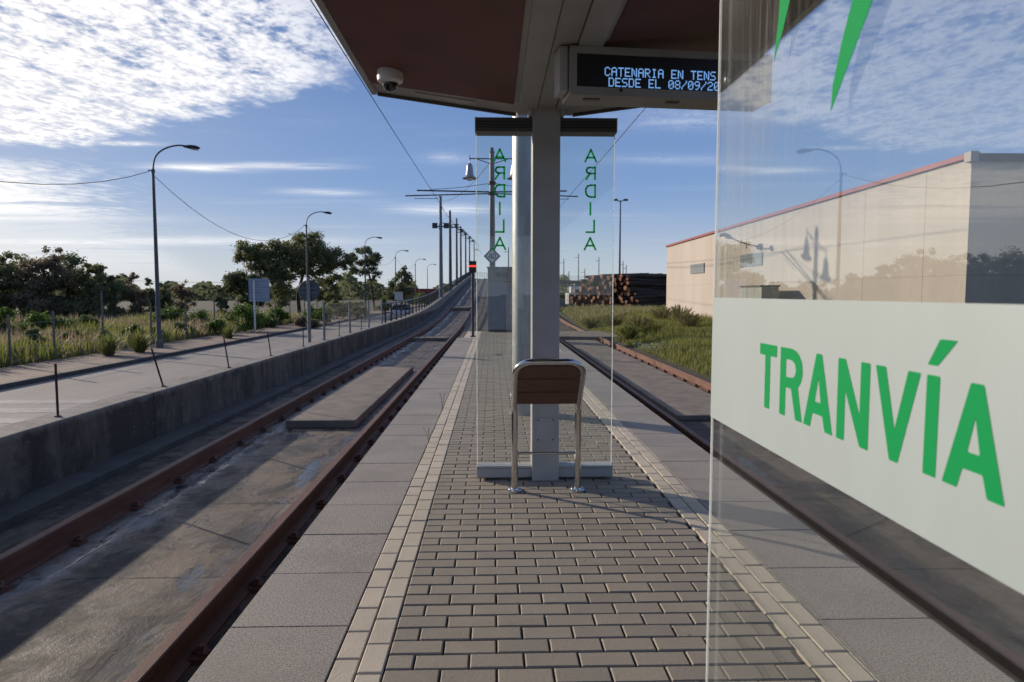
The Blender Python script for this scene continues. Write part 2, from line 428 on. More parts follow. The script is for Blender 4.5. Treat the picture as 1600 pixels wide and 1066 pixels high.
M['paleleaf'] = m_leaf('pale_leaf', (.32,.36,.26), (.5,.52,.44), (.2,.28,.12), 5, trans=.2)
def m_warehouse():
    m, nt, b, O = newmat('warehouse_panel')
    x, y, z = xyz(nt, O)
    n1 = noise(nt, mapping(nt, O, (1,.5,.12)), 1.5, 6, .6); n2 = noise(nt, O, 12, 4, .6)
    c = mixc(nt, n1.step(.3,.7), (.48,.425,.37), (.43,.375,.325))
    fr = ((y-.2)/2.45)._m('FRACT'); j = (fr-.5).ab()
    c = mixc(nt, j.step(.491,.497)*.6, c, (.20,.15,.12))
    hz = ((z-1.75)/3.0).ab()
    c = mixc(nt, hz.step(.006,.002)*.25, c, (.2,.15,.12))
    setc(nt, b, c); b.inputs['Roughness'].default_value = .85; bump(nt, b, n2, .2, .01); return m
M['warehouse'] = m_warehouse()
M['logside'] = simple('log_bark', (.075,.055,.042), (.03,.024,.02), .9, 3, bmp=.6, bscale=14, stretch=(.4,1,1))
def m_logend():
    m, nt, b, O = newmat('log_end')
    oi = nt.nodes.new('ShaderNodeObjectInfo'); r = N(nt, oi.outputs['Random'])
    c = mixc(nt, r, (.42,.17,.07), (.16,.065,.035)); c = mixc(nt, noise(nt, O, 9, 4).step(.4,.7)*.5, c, (.05,.03,.02))
    setc(nt, b, c); b.inputs['Roughness'].default_value = .85; return m
M['logend'] = m_logend()

def m_glass(name, tint, f0, dirt, streak=True):
    m, nt, b, O = newmat(name); nt.nodes.remove(b)
    g = nt.nodes.new('ShaderNodeNewGeometry')
    dp = nt.nodes.new('ShaderNodeVectorMath'); dp.operation = 'DOT_PRODUCT'
    nt.links.new(g.outputs['Normal'], dp.inputs[0]); nt.links.new(g.outputs['Incoming'], dp.inputs[1])
    c = N(nt, dp.outputs['Value']).ab()
    F = ((c*-1.0+1.0).mx(0.0).pw(5.0)*(1-f0)+f0).sat()
    tr = nt.nodes.new('ShaderNodeBsdfTransparent'); tr.inputs[0].default_value = (*tint, 1)
    gl = nt.nodes.new('ShaderNodeBsdfGlossy'); gl.inputs['Roughness'].default_value = 0.0; gl.inputs[0].default_value = (1,1,1,1)
    df = nt.nodes.new('ShaderNodeBsdfTranslucent'); df.inputs[0].default_value = (.55,.56,.53,1)
    d2 = nt.nodes.new('ShaderNodeBsdfDiffuse'); d2.inputs[0].default_value = (.55,.56,.53,1)
    da = nt.nodes.new('ShaderNodeMixShader'); nt.links.new(df.outputs[0], da.inputs[1]); nt.links.new(d2.outputs[0], da.inputs[2]); da.inputs[0].default_value = .5
    m1 = nt.nodes.new('ShaderNodeMixShader'); nt.links.new(F.s, m1.inputs[0]); nt.links.new(tr.outputs[0], m1.inputs[1]); nt.links.new(gl.outputs[0], m1.inputs[2])
    m2 = nt.nodes.new('ShaderNodeMixShader')
    if streak:
        x, y, z = xyz(nt, O)
        s = noise(nt, mapping(nt, O, (1, 110, 3.5)), 1.0, 6, .7)
        dr = noise(nt, mapping(nt, O, (1, 1, 1)), 420, 2, .5)
        patch = noise(nt, O, 3.2, 4, .6)
        up = z.step(1.39, 1.62)*.8+.2          # run-off streaks start high on the pane
        f = (s.step(.46,.70)*up*(y.step(.75,1.21)*.85+.15)*patch.step(.25,.6)*.42 + dr.step(.58,.68)*.10*up + .25*dirt)*1.0 + dirt*.6 + y.step(.93,1.2)*z.step(1.5,1.66)*patch.step(.2,.7)*.13
        nt.links.new(f.sat().s, m2.inputs[0])
    else: m2.inputs[0].default_value = dirt
    nt.links.new(m1.outputs[0], m2.inputs[1]); nt.links.new(da.outputs[0], m2.inputs[2])
    nt.links.new(m2.outputs[0], nt.nodes['Material Output'].inputs[0]); return m
M['glass'] = m_glass('shelter_glass', (.94,.96,.945), .10, .022)
M['wingglass'] = m_glass('wing_glass', (.965,.985,.97), .04, .005, False)
def m_edge():  # near-white colour stands in for light refracted along the pane edge
    m, nt, b, O = newmat('polished_glass_edge'); b.inputs['Base Color'].default_value = (.92,.96,.94,1)
    b.inputs['Roughness'].default_value = .15; b.inputs['Transmission Weight'].default_value = .35
    t = nt.nodes.new('ShaderNodeBsdfTranslucent'); t.inputs[0].default_value = (.97,.99,.98,1)
    mx = nt.nodes.new('ShaderNodeMixShader'); mx.inputs[0].default_value = .5
    nt.links.new(b.outputs[0], mx.inputs[1]); nt.links.new(t.outputs[0], mx.inputs[2]); nt.links.new(mx.outputs[0], nt.nodes['Material Output'].inputs[0]); return m
M['glassedge'] = m_edge()
M['banner'] = simple('pale_banner_film', (.33,.39,.395), (.315,.37,.372), .55, 4.5, bmp=.05, bscale=500, stretch=(1,2,.6))

# ------------------------------------------------------------------ terrain profile
def g(y):
    """the line climbs to a bridge beyond the stop"""
    if y < 28: return 0.0
    if y < 50: return .05*(y-28)**2/44
    if y < 115: return .55+.05*(y-50)
    if y < 140: t = y-115; return 3.8+.05*t-.05*t*t/50
    return 4.425
YS = [-9,-5,0,3,6,9,12,16,20,24,28]+[28+2*i for i in range(1,12)]+[55+5*i for i in range(12)]+[115+5*i for i in range(1,8)]
flat = lambda y: 0.0

# ground sheet
xs = [-2500,-600,-200,-80,-40,-25,-15.2,-5.2,-4.25,4.25,5.0,6.0,7.5,9.0,25,60,200,600,2500]
ys = [-400,-60,-12,0,8,16,24,32,45,60,80,110,150,200,400,900,3000]
def gz(x, y):
    if x <= -4.25: return -1.08
    if x <= 4.25: return -.62 if y < 150 else -1.08
    t = min((x-4.2)/3.3, 1); z = -.30+t*.42
    if y > 130: z = -1.08+(z+1.08)*max(0, 1-(y-130)/60)
    if x > 30: z = z - min((x-30)/100, 1)*1.1
    return z
v = []; f = []
for y in ys:
    for x in xs: v.append((x, y, gz(x, y)))
n = len(xs)
for i in range(len(ys)-1):
    for j in range(n-1): f.append((i*n+j, i*n+j+1, (i+1)*n+j+1, (i+1)*n+j))
struct(rawbuild('ground', v, f, M['ground']))
# far wood along the horizon
rr = random.Random(77); v = []; f = []
for k in range(26000):
    th = rr.uniform(-.95, .12); D_ = rr.uniform(230, 420); X = math.sin(th)*D_; Y = math.cos(th)*D_
    top = 5.0+3.0*math.sin(th*23)*math.sin(th*61+1)+1.6*math.sin(th*140)
    z = -1.1+rr.random()**.7*max(top,2.5); s_ = rr.uniform(.8,1.8); a = rr.random()*3.14; c_ = Vector((X,Y,z))
    t_ = Vector((math.cos(a),math.sin(a),rr.uniform(-.4,.4)))*s_; w_ = Vector((rr.uniform(-.3,.3),rr.uniform(-.3,.3),1))*s_*.5; b_ = len(v)
    v += [tuple(c_-t_),tuple(c_-w_),tuple(c_+t_),tuple(c_+w_)]; f.append((b_,b_+1,b_+2,b_+3))
tag(rawbuild('distant_woodland', v, f, M['leafdark']), 'thin dark line of distant woodland along the horizon behind the trees', 'woodland', None, 'stuff')
# road, pavement, kerb, markings
m = MB(); m.box((-12.4,-12,-1.4), (-4.6,260,-1.05)); struct(m.build('road', M['road']))
m = MB(); m.box((-15.2,-12,-1.4), (-12.62,260,-.93)); struct(m.build('pavement', M['walk']))
m = MB(); m.box((-12.62,-12,-1.4), (-12.4,260,-.92)); struct(m.build('kerb', M['kerb'], bevel=.02))
m = MB()
for k in range(5): m.box((-11.6, 10.6+k*1.15, -1.05), (-8.2, 11.15+k*1.15, -1.046))
for y in range(20, 150, 9): m.box((-8.45, y, -1.05), (-8.33, y+4, -1.046))
struct(m.build('road_markings', M['paint']))

# trackbeds
m = MB(); m.sweepY([(-3.667,-.375),(-1.13,-.375),(-1.13,-.8),(-3.667,-.8)], YS, g); struct(m.build('left_trackbed', M['bed']))
m = MB(); m.sweepY([(1.90,-.375),(4.22,-.375),(4.22,-.8),(1.90,-.8)], YS, g); struct(m.build('right_trackbed', M['bed2']))
m = MB(); m.sweepY([(-3.95,-.298),(-3.66,-.298),(-3.66,-.8),(-3.95,-.8)], YS, g); struct(m.build('track_side_path', M['ledge'], bevel=.01))
m = MB(); m.sweepY([(-1.13,-.34),(1.90,-.34),(1.90,-.8),(-1.13,-.8)], [24.6]+[y for y in YS if y > 24.6], g); struct(m.build('ground_between_tracks', M['bed2']))
m = MB(); m.sweepY([(4.22,-.35),(4.6,-.30),(4.6,-1.2),(4.22,-1.2)], YS, g); struct(m.build('track_verge', M['ground']))

# retaining wall along the left
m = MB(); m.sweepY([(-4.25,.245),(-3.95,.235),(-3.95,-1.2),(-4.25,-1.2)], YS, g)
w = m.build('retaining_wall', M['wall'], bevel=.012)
tag(w, 'long stained grey concrete retaining wall beside the left track', 'wall')
m = MB(); m.sweepY([(-5.0,-.9),(-4.25,.1),(-4.25,-1.2),(-5.0,-1.2)], [28]+[y for y in YS if y > 28], g); struct(m.build('embankment', M['ground']))

# ------------------------------------------------------------------ platform
PL, PR, PE = -1.105, 1.885, 21.1
m = MB(); m.box((PL+.03,-9,-.8), (PR-.03,24.6,-.035)); struct(m.build('platform_base', M['plinth']))
m = MB(); m.box((PL+.06,-9,-.034), (PR-.06,24.6,-.012)); struct(m.build('platform_joints', M['joint']))
m = MB(); ch = .006
def paver(m, x0, y0, x1, y1, z=0.0, ch=.005, gap=.006):
    x0 += gap/2; x1 -= gap/2; y0 += gap/2; y1 -= gap/2; zt = z + random.uniform(-.002, .002); zb = -.03
    vs = [(x0,y0,zb),(x1,y0,zb),(x1,y1,zb),(x0,y1,zb),(x0,y0,zt-ch),(x1,y0,zt-ch),(x1,y1,zt-ch),(x0,y1,zt-ch),
          (x0+ch,y0+ch,zt),(x1-ch,y0+ch,zt),(x1-ch,y1-ch,zt),(x0+ch,y1-ch,zt)]
    m.add(vs, [(0,1,5,4),(1,2,6,5),(2,3,7,6),(3,0,4,7),(4,5,9,8),(5,6,10,9),(6,7,11,10),(7,4,8,11),(8,9,10,11)])
y = -6.0; k = 0
while y < PE:
    for X0, X1 in ((PL, -.607), (1.387, PR)):
        h = .55
        paver(m, X0, y, X1, min(y+h, PE), 0, .003, .005)
    y += .55
struct(m.build('platform_edge_slabs', M['granite']))
m = MB()
for c, (X0, X1) in enumerate(((-.607,-.507),(-.507,-.407),(1.187,1.287),(1.287,1.387))):
    y = -4.0 + (.105 if c in (1,2) else 0)
    while y < PE-.01: paver(m, X0, y, X1, min(y+.21, PE), .001, .0045, .007); y += .211
struct(m.build('cream_border_paving', M['cream']))
m = MB(); y = -3.0; r = 0
BX0, BX1 = -.407, 1.187
while y < 24.5:
    x = BX0 - (.0 if r % 2 else .105)
    while x < BX1-.002:
        a, b_ = max(x, BX0), min(x+.21, BX1)
        if b_-a > .02: paver(m, a, y, b_, y+.105, 0, .0045, .0075)
        x += .21
    y += .105; r += 1
struct(m.build('brick_paving', M['brick']))
m = MB(); y = PE
while y < 24.5:
    for X0, X1 in ((PL+.2,-.65),(-.65,-.407),(1.187,1.5),(1.5,PR-.1)):
        paver(m, X0, y, X1, y+.4, -.002, .004, .007)
    y += .4
struct(m.build('pale_end_paving', M['cream']))
# little manhole plate at the far end of the paving
m = MB(); m.box((.05,15.2,-.01), (.2,15.45,.003)); tag(m.build('drain_cover', M['rustpost'], bevel=.002), 'small rusty drain cover set in the brick paving before the round pole', 'drain cover')

# ------------------------------------------------------------------ rails
RP = [(-.036,-.222),(-.030,-.216),(.030,-.216),(.036,-.222),(.035,-.252),(.010,-.264),(.008,-.345),(.07,-.362),(.07,-.374),(-.07,-.374),(-.07,-.362),(-.008,-.345),(-.010,-.264),(-.035,-.252)]
def clip_mb():
    m = MB(); m.box((-.125,-.06,-.379), (.125,.06,-.3725))
    for s in (-1, 1):
        m.box((s*.085-.035,-.05,-.3735), (s*.085+.035,.05,-.352))
        m.lathe((s*.092,0,-.352), [(.022,0),(.022,.018),(.014,.02),(.013,.045),(.004,.048)], 8)
        m.tube([(s*.12,-.035,-.34),(s*.115,.0,-.315),(s*.075,.03,-.335),(s*.05,.0,-.345)], .010, 6)
    return m
clip_me = None
def rail(x, lab, y1=150, gf=g):
    global clip_me
    t = thing('track_rail', (x, 0, 0), lab, 'rail', 'rusty tram rails')
    m = MB(); m.sweepY([(x+a, b) for a, b in RP], [yy for yy in YS if yy <= y1], gf)
    m.build('rail_bar', M['rust'], t, smooth=30)
    y = .9
    while y < 34:
        if clip_me is None: c = clip_mb().build('rail_clip', M['rust'], None, smooth=35); clip_me = c
        else: c = clip_me.copy(); C.objects.link(c)
        c.parent = t; c.location = (0, y, g(y)); y += .78
    return t
rail(-1.512, 'rusty rail of the left track, the one nearest the brick platform')
rail(-3.02, 'rusty rail of the left track, the one nearest the concrete wall')
rail(2.31, 'rusty rail of the right track hidden close under the platform edge')
rail(3.895, 'rusty rail of the right track, the one beside the green grass')

def slab(x0, y0, x1, y1, z0, z1, lab, rot=0):
    m = MB(); m.box((x0,y0,z0), (x1,y1,z1))
    return tag(m.build('crossing_slab', M['slab'], bevel=.012), lab, 'concrete slab', 'concrete crossing slabs in the tracks')
slab(-2.71, 8.9, -1.80, 15.4, -.374, -.27, 'long raised concrete slab lying between the rails of the left track')
slab(2.56, 9.3, 3.66, 24.3, -.374, -.30, 'long raised concrete slab lying between the rails of the right track')
slab(1.95, 24.6, 4.75, 28.2, -.374, -.20, 'thick concrete crossing covering the rails of the right track')
slab(-2.9, 24.9, -1.62, 25.5, -.374, -.25, 'short pale concrete bar across the left track by the platform end')
slab(-2.88, 48.5, -1.62, 51.5, .1, .34, 'far concrete crossing block on the climbing part of the left track')

# ------------------------------------------------------------------ shelter: columns, canopy, wings
CX, CY = .388, 5.08
sh = thing('shelter', (CX, CY, 0), 'grey tram stop shelter with maroon winged canopy above the brick platform', 'shelter')
def colm(y):
    m = MB(); m.box((.288,y-.1,0), (.488,y+.1,2.735)); col = m.build('column', M['greypaint'], sh, bevel=.006)
    m = MB(); m.box((.318,y-.108,.30), (.458,y-.1,.475)); pl_ = m.build('cover_plate', M['greypaint'], col, bevel=.002)
    m = MB()
    for sx in (.332,.444):
        for sz in (.315,.46): m.lathe((sx,y-.108,sz), [(.006,0),(.006,.003),(.003,.005)], 8, Matrix.Rotation(R(90),3,'X'))
    m.build('screw', M['darkmetal'], pl_)
    return col
colm(CY); colm(-4.2)
for hx in (.262, .489): m = MB(); m.box((hx,CY-.12,2.66), (hx+.025,CY+.12,2.74)); m.build('head_bracket', M['frame'], sh, bevel=.004)
# canopy
Y0, Y1 = -6.5, 5.2
TX0, TX1, TZ, BZ = -.895, 1.671, 2.885, 2.735
def under(x): return BZ + (TZ-BZ)*(abs(x-CX)-.205)/(1.283-.205) if abs(x-CX) > .205 else BZ
m = MB(); m.prism([(TX0,TZ),(.183,BZ),(.593,BZ),(TX1,TZ),(TX1,TZ+.09),(CX,BZ+.22),(TX0,TZ+.09)], 'y', Y0, Y1)
m.build('canopy_roof', M['frame'], sh, bevel=.004)
for s in (-1, 1):
    a, b_ = CX+s*.235, CX+s*1.235
    z1, z2 = under(a)-.003, under(b_)-.003
    m = MB(); m.add([(a,Y0+.2,z1-.008),(b_,Y0+.2,z2-.008),(b_,Y1-.26,z2-.008),(a,Y1-.26,z1-.008),(a,Y0+.2,z1+.004),(b_,Y0+.2,z2+.004),(b_,Y1-.26,z2+.004),(a,Y1-.26,z1+.004)],
              [(0,1,2,3),(7,6,5,4),(0,4,5,1),(1,5,6,2),(2,6,7,3),(3,7,4,0)])
    m.build('soffit_panel', M['maroon'], sh)
    # lip round the eave and the end trim
    t0, t1 = CX+s*1.243, CX+s*1.283
    m = MB(); m.box((min(t0,t1),Y0,TZ-.022), (max(t0,t1),Y1+.012,TZ+.1)); m.build('eave_trim', M['frame'], sh, bevel=.004)
    p, q = CX+s*.21, CX+s*1.24
    m = MB(); m.prism([(p,under(p)-.022),(q,under(q)-.022),(q,under(q)+.11),(p,under(p)+.11)], 'y', Y1, Y1+.02); m.build('end_fascia', M['darkbeam'], sh)
    m = MB(); m.prism([(p+s*.3,under(p+s*.3)-.010),(q-s*.3,under(q-s*.3)-.010),(q-s*.3,under(q-s*.3)+.0),(p+s*.3,under(p+s*.3)+.0)], 'y', Y1-.17, Y1-.10); m.build('end_trim', M['frame'], sh)
m = MB()
m.box((.187,Y0+.1,BZ-.030), (.318,Y1-.05,BZ-.002)).box((.324,Y0+.1,BZ-.018), (.452,Y1-.05,BZ-.002)).box((.458,Y0+.1,BZ-.030), (.589,Y1-.05,BZ-.002))
m.build('centre_beam', M['frame'], sh, bevel=.003)
# wings: top rails, bottom sills, panes with station name
for s in (-1, 1):
    xa, xb = sorted((CX+s*.1, CX+s*.51))
    m = MB(); m.box((xa,CY-.075,2.555), (xb,CY+.075,2.655)); 
    tr = m.build('top_rail', M['darkbeam'], sh, bevel=.004)
    m = MB()
    for zz_ in (2.585, 2.605, 2.625): m.box((xa+.004,CY-.0775,zz_-.003), (xb-.004,CY-.0752,zz_+.003))
    m.build('groove_strip', M['black'], tr)
    m = MB(); m.box((CX+s*.51-(.002 if s>0 else .004),CY-.077,2.553), (CX+s*.51+(.004 if s>0 else .002),CY+.077,2.657)); m.build('end_cap', M['frame'], tr)
    m = MB(); m.box((xa,CY-.06,.018), (xb,CY+.06,.105)); sill = m.build('bottom_sill', M['greypaint'], sh, bevel=.004)
    m = MB(); m.box((xa,CY-.0605,.085), (xb,CY-.0602+.0,.088)); m.build('sill_line', M['darkmetal'], sill)
    m = MB()
    for fx in (xa+.09, xb-.09): m.box((fx-.018,CY-.05,0), (fx+.018,CY+.05,.018))
    m.build('foot', M['darkmetal'], sill)
    m = MB(); m.box((xa+.001,CY-.005,.105), (xb-.006,CY+.005,2.555)); pane = m.build('glass_wing', M['wingglass'], sh)
    e = CX+s*.507
    m = MB(); m.box((e-.0022,CY-.0052,.106), (e+.0022,CY+.0052,2.554)); m.build('glass_edge', M['glassedge'], pane)
# stroke letters reading from the far side: mirrored seen from here
def strokes(m, segs, cx, cz, w, h, y, t, mirror=True):
    for seg in segs:
        pts = [((-(p[0]-.5) if mirror else (p[0]-.5))*w+cx, p[1]*h+cz) for p in seg]
        for (x0,z0),(x1,z1) in zip(pts[:-1], pts[1:]):
            d = Vector((x1-x0, z1-z0)); 
            if d.length < 1e-6: continue
            d.normalize(); nn = Vector((-d.y, d.x))*t/2; dd = d*t*.42
            q = [(x0-dd.x+nn.x,z0-dd.y+nn.y),(x1+dd.x+nn.x,z1+dd.y+nn.y),(x1+dd.x-nn.x,z1+dd.y-nn.y),(x0-dd.x-nn.x,z0-dd.y-nn.y)]
            m.prism(q, 'y', y-.0006, y+.0006)
            y += .00002
LET = {'A': [[(0,0),(.5,1),(1,0)],[(.18,.34),(.82,.34)]],
 'R': [[(.05,0),(.05,1),(.6,1),(.82,.95),(.92,.8),(.9,.64),(.75,.53),(.55,.5),(.05,.5)],[(.55,.5),(.95,0)]],
 'D': [[(.03,0),(.03,1),(.5,1),(.8,.92),(.97,.7),(.99,.45),(.9,.2),(.7,.05),(.45,0),(.03,0)]],
 'I': [[(.5,0),(.5,1)]], 'L': [[(.1,1),(.1,0),(.9,0)]]}
for s, cx in ((-1, .053), (1, .721)):
    m = MB()
    for i, chh in enumerate('ARDILA'):
        strokes(m, LET[chh], cx, 2.357-i*.1282, .072 if chh in 'RDL' else .082, .086, CY-.0065, .0135)
    m.build('station_name', M['greendark'], sh)

# round pole behind the column
t = thing('round_post', (CX, 7.88, 0), 'thick round galvanised steel pole just behind the square shelter column', 'post')
m = MB(); m.tube([(CX,7.88,0),(CX,7.88,6.4)], .165, 32); m.build('pole', M['galv'], t, smooth=40)
m = MB(); m.lathe((CX,7.88,0), [(.20,0),(.20,.02),(.168,.025),(.168,.04)], 32); m.build('base_ring', M['galv'], t, smooth=40)

# ------------------------------------------------------------------ leaning seat
SX0, SX1, SY = .152, .598, 4.74
st = thing('leaning_seat', (.375, SY, 0), 'small leaning seat of brown wooden slats on a bent chrome tube frame before the column', 'seat')
def seat_path():
    pts = []
    up = Vector((0,-.285,.335)).normalized()        # upper part leans towards the viewer
    Lp = .415; bz = .60
    left = [Vector((SX0,SY,.01)), Vector((SX0,SY,.25)), Vector((SX0,SY,bz-.05))]
    left += [Vector((SX0,SY,bz-.05))+Vector((0,-.004,.03)), Vector((SX0,SY-.014,bz+.0))]
    base = Vector((SX0,SY-.03,bz+.03))
    left += [base, base+up*.1, base+up*(Lp-.11)]
    c = base+up*(Lp-.11)+Vector((.11,0,0))
    cor = [c+Vector((-math.cos(a)*.11,0,0))+up*math.sin(a)*.11 for a in [R(15*i) for i in range(1,7)]]
    left += cor
    right = [Vector((SX0+SX1-p.x, p.y, p.z)) for p in reversed(left)]
    return left+right, base, up, Lp
pts, base, up, Lp = seat_path()
m = MB(); m.tube(pts, .0228, 16); m.build('tube_frame', M['steel'], st, smooth=50)
m = MB(); m.tube([(SX0,SY,.27),(SX1,SY,.27)], .009, 10); m.build('cross_bar', M['steel'], st, smooth=50)
for x in (SX0, SX1):
    m = MB(); m.lathe((x,SY,0), [(.055,0),(.055,.008),(.03,.012),(.028,.02)], 20)
    for a in range(3): m.lathe((x+.042*math.cos(a*2.1+.4),SY+.042*math.sin(a*2.1+.4),.008), [(.010,0),(.010,.010),(.004,.013)], 6)
    m.build('foot_plate', M['steel'], st, smooth=35)
rt = Vector((1,0,0)); nrm = rt.cross(up)
for k in range(3):
    a0, a1 = .010+k*.132, .010+k*.132+.115
    ins = .012 if k < 2 else .012
    m = MB(); vs = []
    for d in (-.018, .018):
        for (xx, aa) in ((SX0+ins,a0),(SX1-ins,a0),(SX1-ins-(0 if k<2 else .052),a1),(SX0+ins+(0 if k<2 else .052),a1)):
            p = base+up*aa+nrm*d; vs.append((xx,p.y,p.z))
        if k == 2:
            for xx in (SX0+ins, SX1-ins): p = base+up*(a0+.055)+nrm*d; vs.append((xx,p.y,p.z))
    if k < 2: m.add(vs, [(0,1,2,3),(7,6,5,4),(0,4,5,1),(1,5,6,2),(2,6,7,3),(3,7,4,0)])
    else:
        o_ = [0,1,5,2,3,4]; n_ = [6,7,11,8,9,10]
        m.add(vs, [tuple(o_), tuple(reversed(n_))]+[(o_[i],n_[i],n_[(i+1)%6],o_[(i+1)%6]) for i in range(6)])
    m.build('slat', M['wood'], st, bevel=.003)

# ------------------------------------------------------------------ glass panel with lettering
GX = .40
gp = thing('glass_screen', (GX, .3, 0), 'tall clear glass screen with pale band and green lettering at the right of the platform', 'glass screen')
m = MB(); m.box((GX-.005,-2.4,.05), (GX+.005,1.2095,2.70)); m.build('glass_pane', M['glass'], gp)
m = MB(); m.box((GX-.0052,1.2097,.05), (GX-.0015,1.2125,2.70)); m.build('glass_edge', M['glassedge'], gp)
m = MB(); m.box((GX-.0064,-2.4,1.176), (GX-.0054,1.2125,1.391)); bn = m.build('banner_strip', M['banner'], gp)
m = MB(); m.box((GX-.02,-2.4,.0), (GX+.02,1.2,.05)); m.build('floor_channel', M['greypaint'], gp)
LT = {'T': [[(0.991, 1.326), (0.931, 1.326), (0.931, 1.31), (0.953, 1.31), (0.953, 1.234), (0.971, 1.234), (0.971, 1.31), (0.991, 1.31)]],
'R': [[(0.919, 1.326), (0.884, 1.326), (0.872, 1.324), (0.862, 1.319), (0.854, 1.310), (0.852, 1.300), (0.852, 1.294), (0.856, 1.284), (0.864, 1.277), (0.85, 1.234), (0.869, 1.234), (0.884, 1.273), (0.901, 1.273), (0.901, 1.234), (0.919, 1.234)], [(0.901, 1.311), (0.886, 1.311), (0.878, 1.309), (0.873, 1.305), (0.871, 1.299), (0.873, 1.292), (0.879, 1.288), (0.901, 1.287)]],
'A': [[(0.816, 1.326), (0.802, 1.326), (0.772, 1.234), (0.790, 1.234), (0.797, 1.252), (0.822, 1.252), (0.828, 1.234), (0.846, 1.234)], [(0.809, 1.297), (0.802, 1.267), (0.817, 1.267)]],
'N': [[(0.763, 1.326), (0.747, 1.326), (0.715, 1.268), (0.715, 1.326), (0.697, 1.326), (0.697, 1.234), (0.713, 1.234), (0.746, 1.291), (0.746, 1.234), (0.763, 1.234)]],
'V': [[(0.687, 1.326), (0.669, 1.326), (0.651, 1.266), (0.632, 1.326), (0.613, 1.326), (0.644, 1.234), (0.658, 1.234)]],
'I': [[(0.604, 1.326), (0.586, 1.326), (0.587, 1.235), (0.605, 1.235)], [(0.588, 1.359), (0.565, 1.359), (0.59, 1.335), (0.604, 1.335)]],
'A2': [[(0.547, 1.326), (0.532, 1.326), (0.504, 1.235), (0.523, 1.235), (0.529, 1.253), (0.553, 1.253), (0.559, 1.235), (0.578, 1.235)], [(0.54, 1.298), (0.533, 1.268), (0.548, 1.268)]]}
def rounded(poly, r=.0016):
    out = []; n = len(poly)
    for i in range(n):
        a, b_, c = Vector(poly[i-1]), Vector(poly[i]), Vector(poly[(i+1)%n])
        d1, d2 = (a-b_), (c-b_); q = min(r, d1.length*.4, d2.length*.4)
        out += [tuple(b_+d1.normalized()*q), tuple(b_+(d1.normalized()*q+d2.normalized()*q)*.3), tuple(b_+d2.normalized()*q)]
    return out
def film(name, polys, x, mat, parent, ext=.0005, rnd=True):
    cu = bpy.data.curves.new(name+'_outline', 'CURVE'); cu.dimensions = '2D'; cu.fill_mode = 'BOTH'; cu.extrude = ext
    for p in polys:
        if rnd: p = rounded(p)
        s = cu.splines.new('POLY'); s.points.add(len(p)-1); s.use_cyclic_u = True
        for i, (a, b_) in enumerate(p): s.points[i].co = (a, b_, 0, 1)
    tmp = bpy.data.objects.new('tmp', cu); C.objects.link(tmp)
    dg = bpy.context.evaluated_depsgraph_get(); me = bpy.data.meshes.new_from_object(tmp.evaluated_get(dg))
    bpy.data.objects.remove(tmp)
    me.name = name
    for vv in me.vertices: a, b_, c = vv.co; vv.co = (x+c, a, b_)
    me.materials.clear(); me.materials.append(mat)
    o = bpy.data.objects.new(name, me); C.objects.link(o); o.parent = parent
    o.matrix_parent_inverse = Matrix.Translation(-parent.location) if parent.type == 'EMPTY' else Matrix.Identity(4)
    return o
for k, ps in LT.items(): film('letter', ps, GX-.00662, M['green'], bn, .00015)
for p in ([(0.955, 1.825), (0.905, 1.83), (0.916, 1.80), (0.946, 1.753), (0.972, 1.724), (0.960, 1.776)], [(0.748, 1.745), (0.698, 1.745), (0.712, 1.715), (0.733, 1.689), (0.768, 1.650), (0.803, 1.611), (0.800, 1.640), (0.781, 1.685)]):
    film('leaf_blade', [p], GX-.0053, M['green'], gp, .00015, False)

# ------------------------------------------------------------------ information display
dt = thing('information_display', (.411, 3.7, 2.45), 'hanging grey passenger display with blue dot lettering under the canopy', 'display')
Mr = Matrix.Translation((.411,3.7,.130)) @ Matrix.Rotation(R(6), 4, 'Z') @ Matrix.Scale(.902, 4)
def dbox(a, b_, name, mat, par=dt, bevel=0): m = MB(); m.box(a, b_, Mr); return m.build(name, mat, par, bevel=bevel)
dbox((0,.02,2.572), (1.26,.235,2.853), 'body', M['cream_body'], bevel=.006)
dbox((0,-.002,2.572), (.042,.02,2.853), 'face_frame', M['cream_body']); dbox((1.218,-.002,2.572), (1.26,.02,2.853), 'face_frame', M['cream_body'])
dbox((.042,-.002,2.572), (1.218,.02,2.620), 'face_frame', M['cream_body']); dbox((.042,-.002,2.812), (1.218,.02,2.853), 'face_frame', M['cream_body'])
scr = dbox((.042,.012,2.620), (1.218,.0198,2.812), 'screen', M['black'])
dbox((-.055,.03,2.60), (-.004,.19,2.86), 'hanger_bracket', M['frame'], bevel=.004)
m = MB(); m.lathe(Mr @ Vector((.31,-.004,2.606)), [(.009,0),(.009,.004),(.004,.006)], 12, Matrix.Rotation(R(96),3,'X')); m.build('knob', M['black'], dt)
dbox((.10,.06,2.568), (.20,.10,2.572), 'vent', M['darkmetal']); dbox((.62,.06,2.568), (.70,.10,2.572), 'vent', M['darkmetal'])
F57 = {'C':'01110 10001 10000 10000 10000 10001 01110','A':'01110 10001 10001 11111 10001 10001 10001','T':'11111 00100 00100 00100 00100 00100 00100',
'E':'11111 10000 10000 11110 10000 10000 11111','N':'10001 11001 10101 10101 10101 10011 10001','R':'11110 10001 10001 11110 10100 10010 10001',
'I':'01110 00100 00100 00100 00100 00100 01110','S':'01111 10000 10000 01110 00001 00001 11110','D':'11110 10001 10001 10001 10001 10001 11110',
'L':'10000 10000 10000 10000 10000 10000 11111','0':'01110 10001 10011 10101 11001 10001 01110','8':'01110 10001 10001 01110 10001 10001 01110',
'/':'00001 00001 00010 00100 01000 10000 10000','9':'01110 10001 10001 01111 00001 00010 01100','2':'01110 10001 00001 00110 01000 10000 11111',' ':'00000 '*7}
pw, ph = .00685, .0075
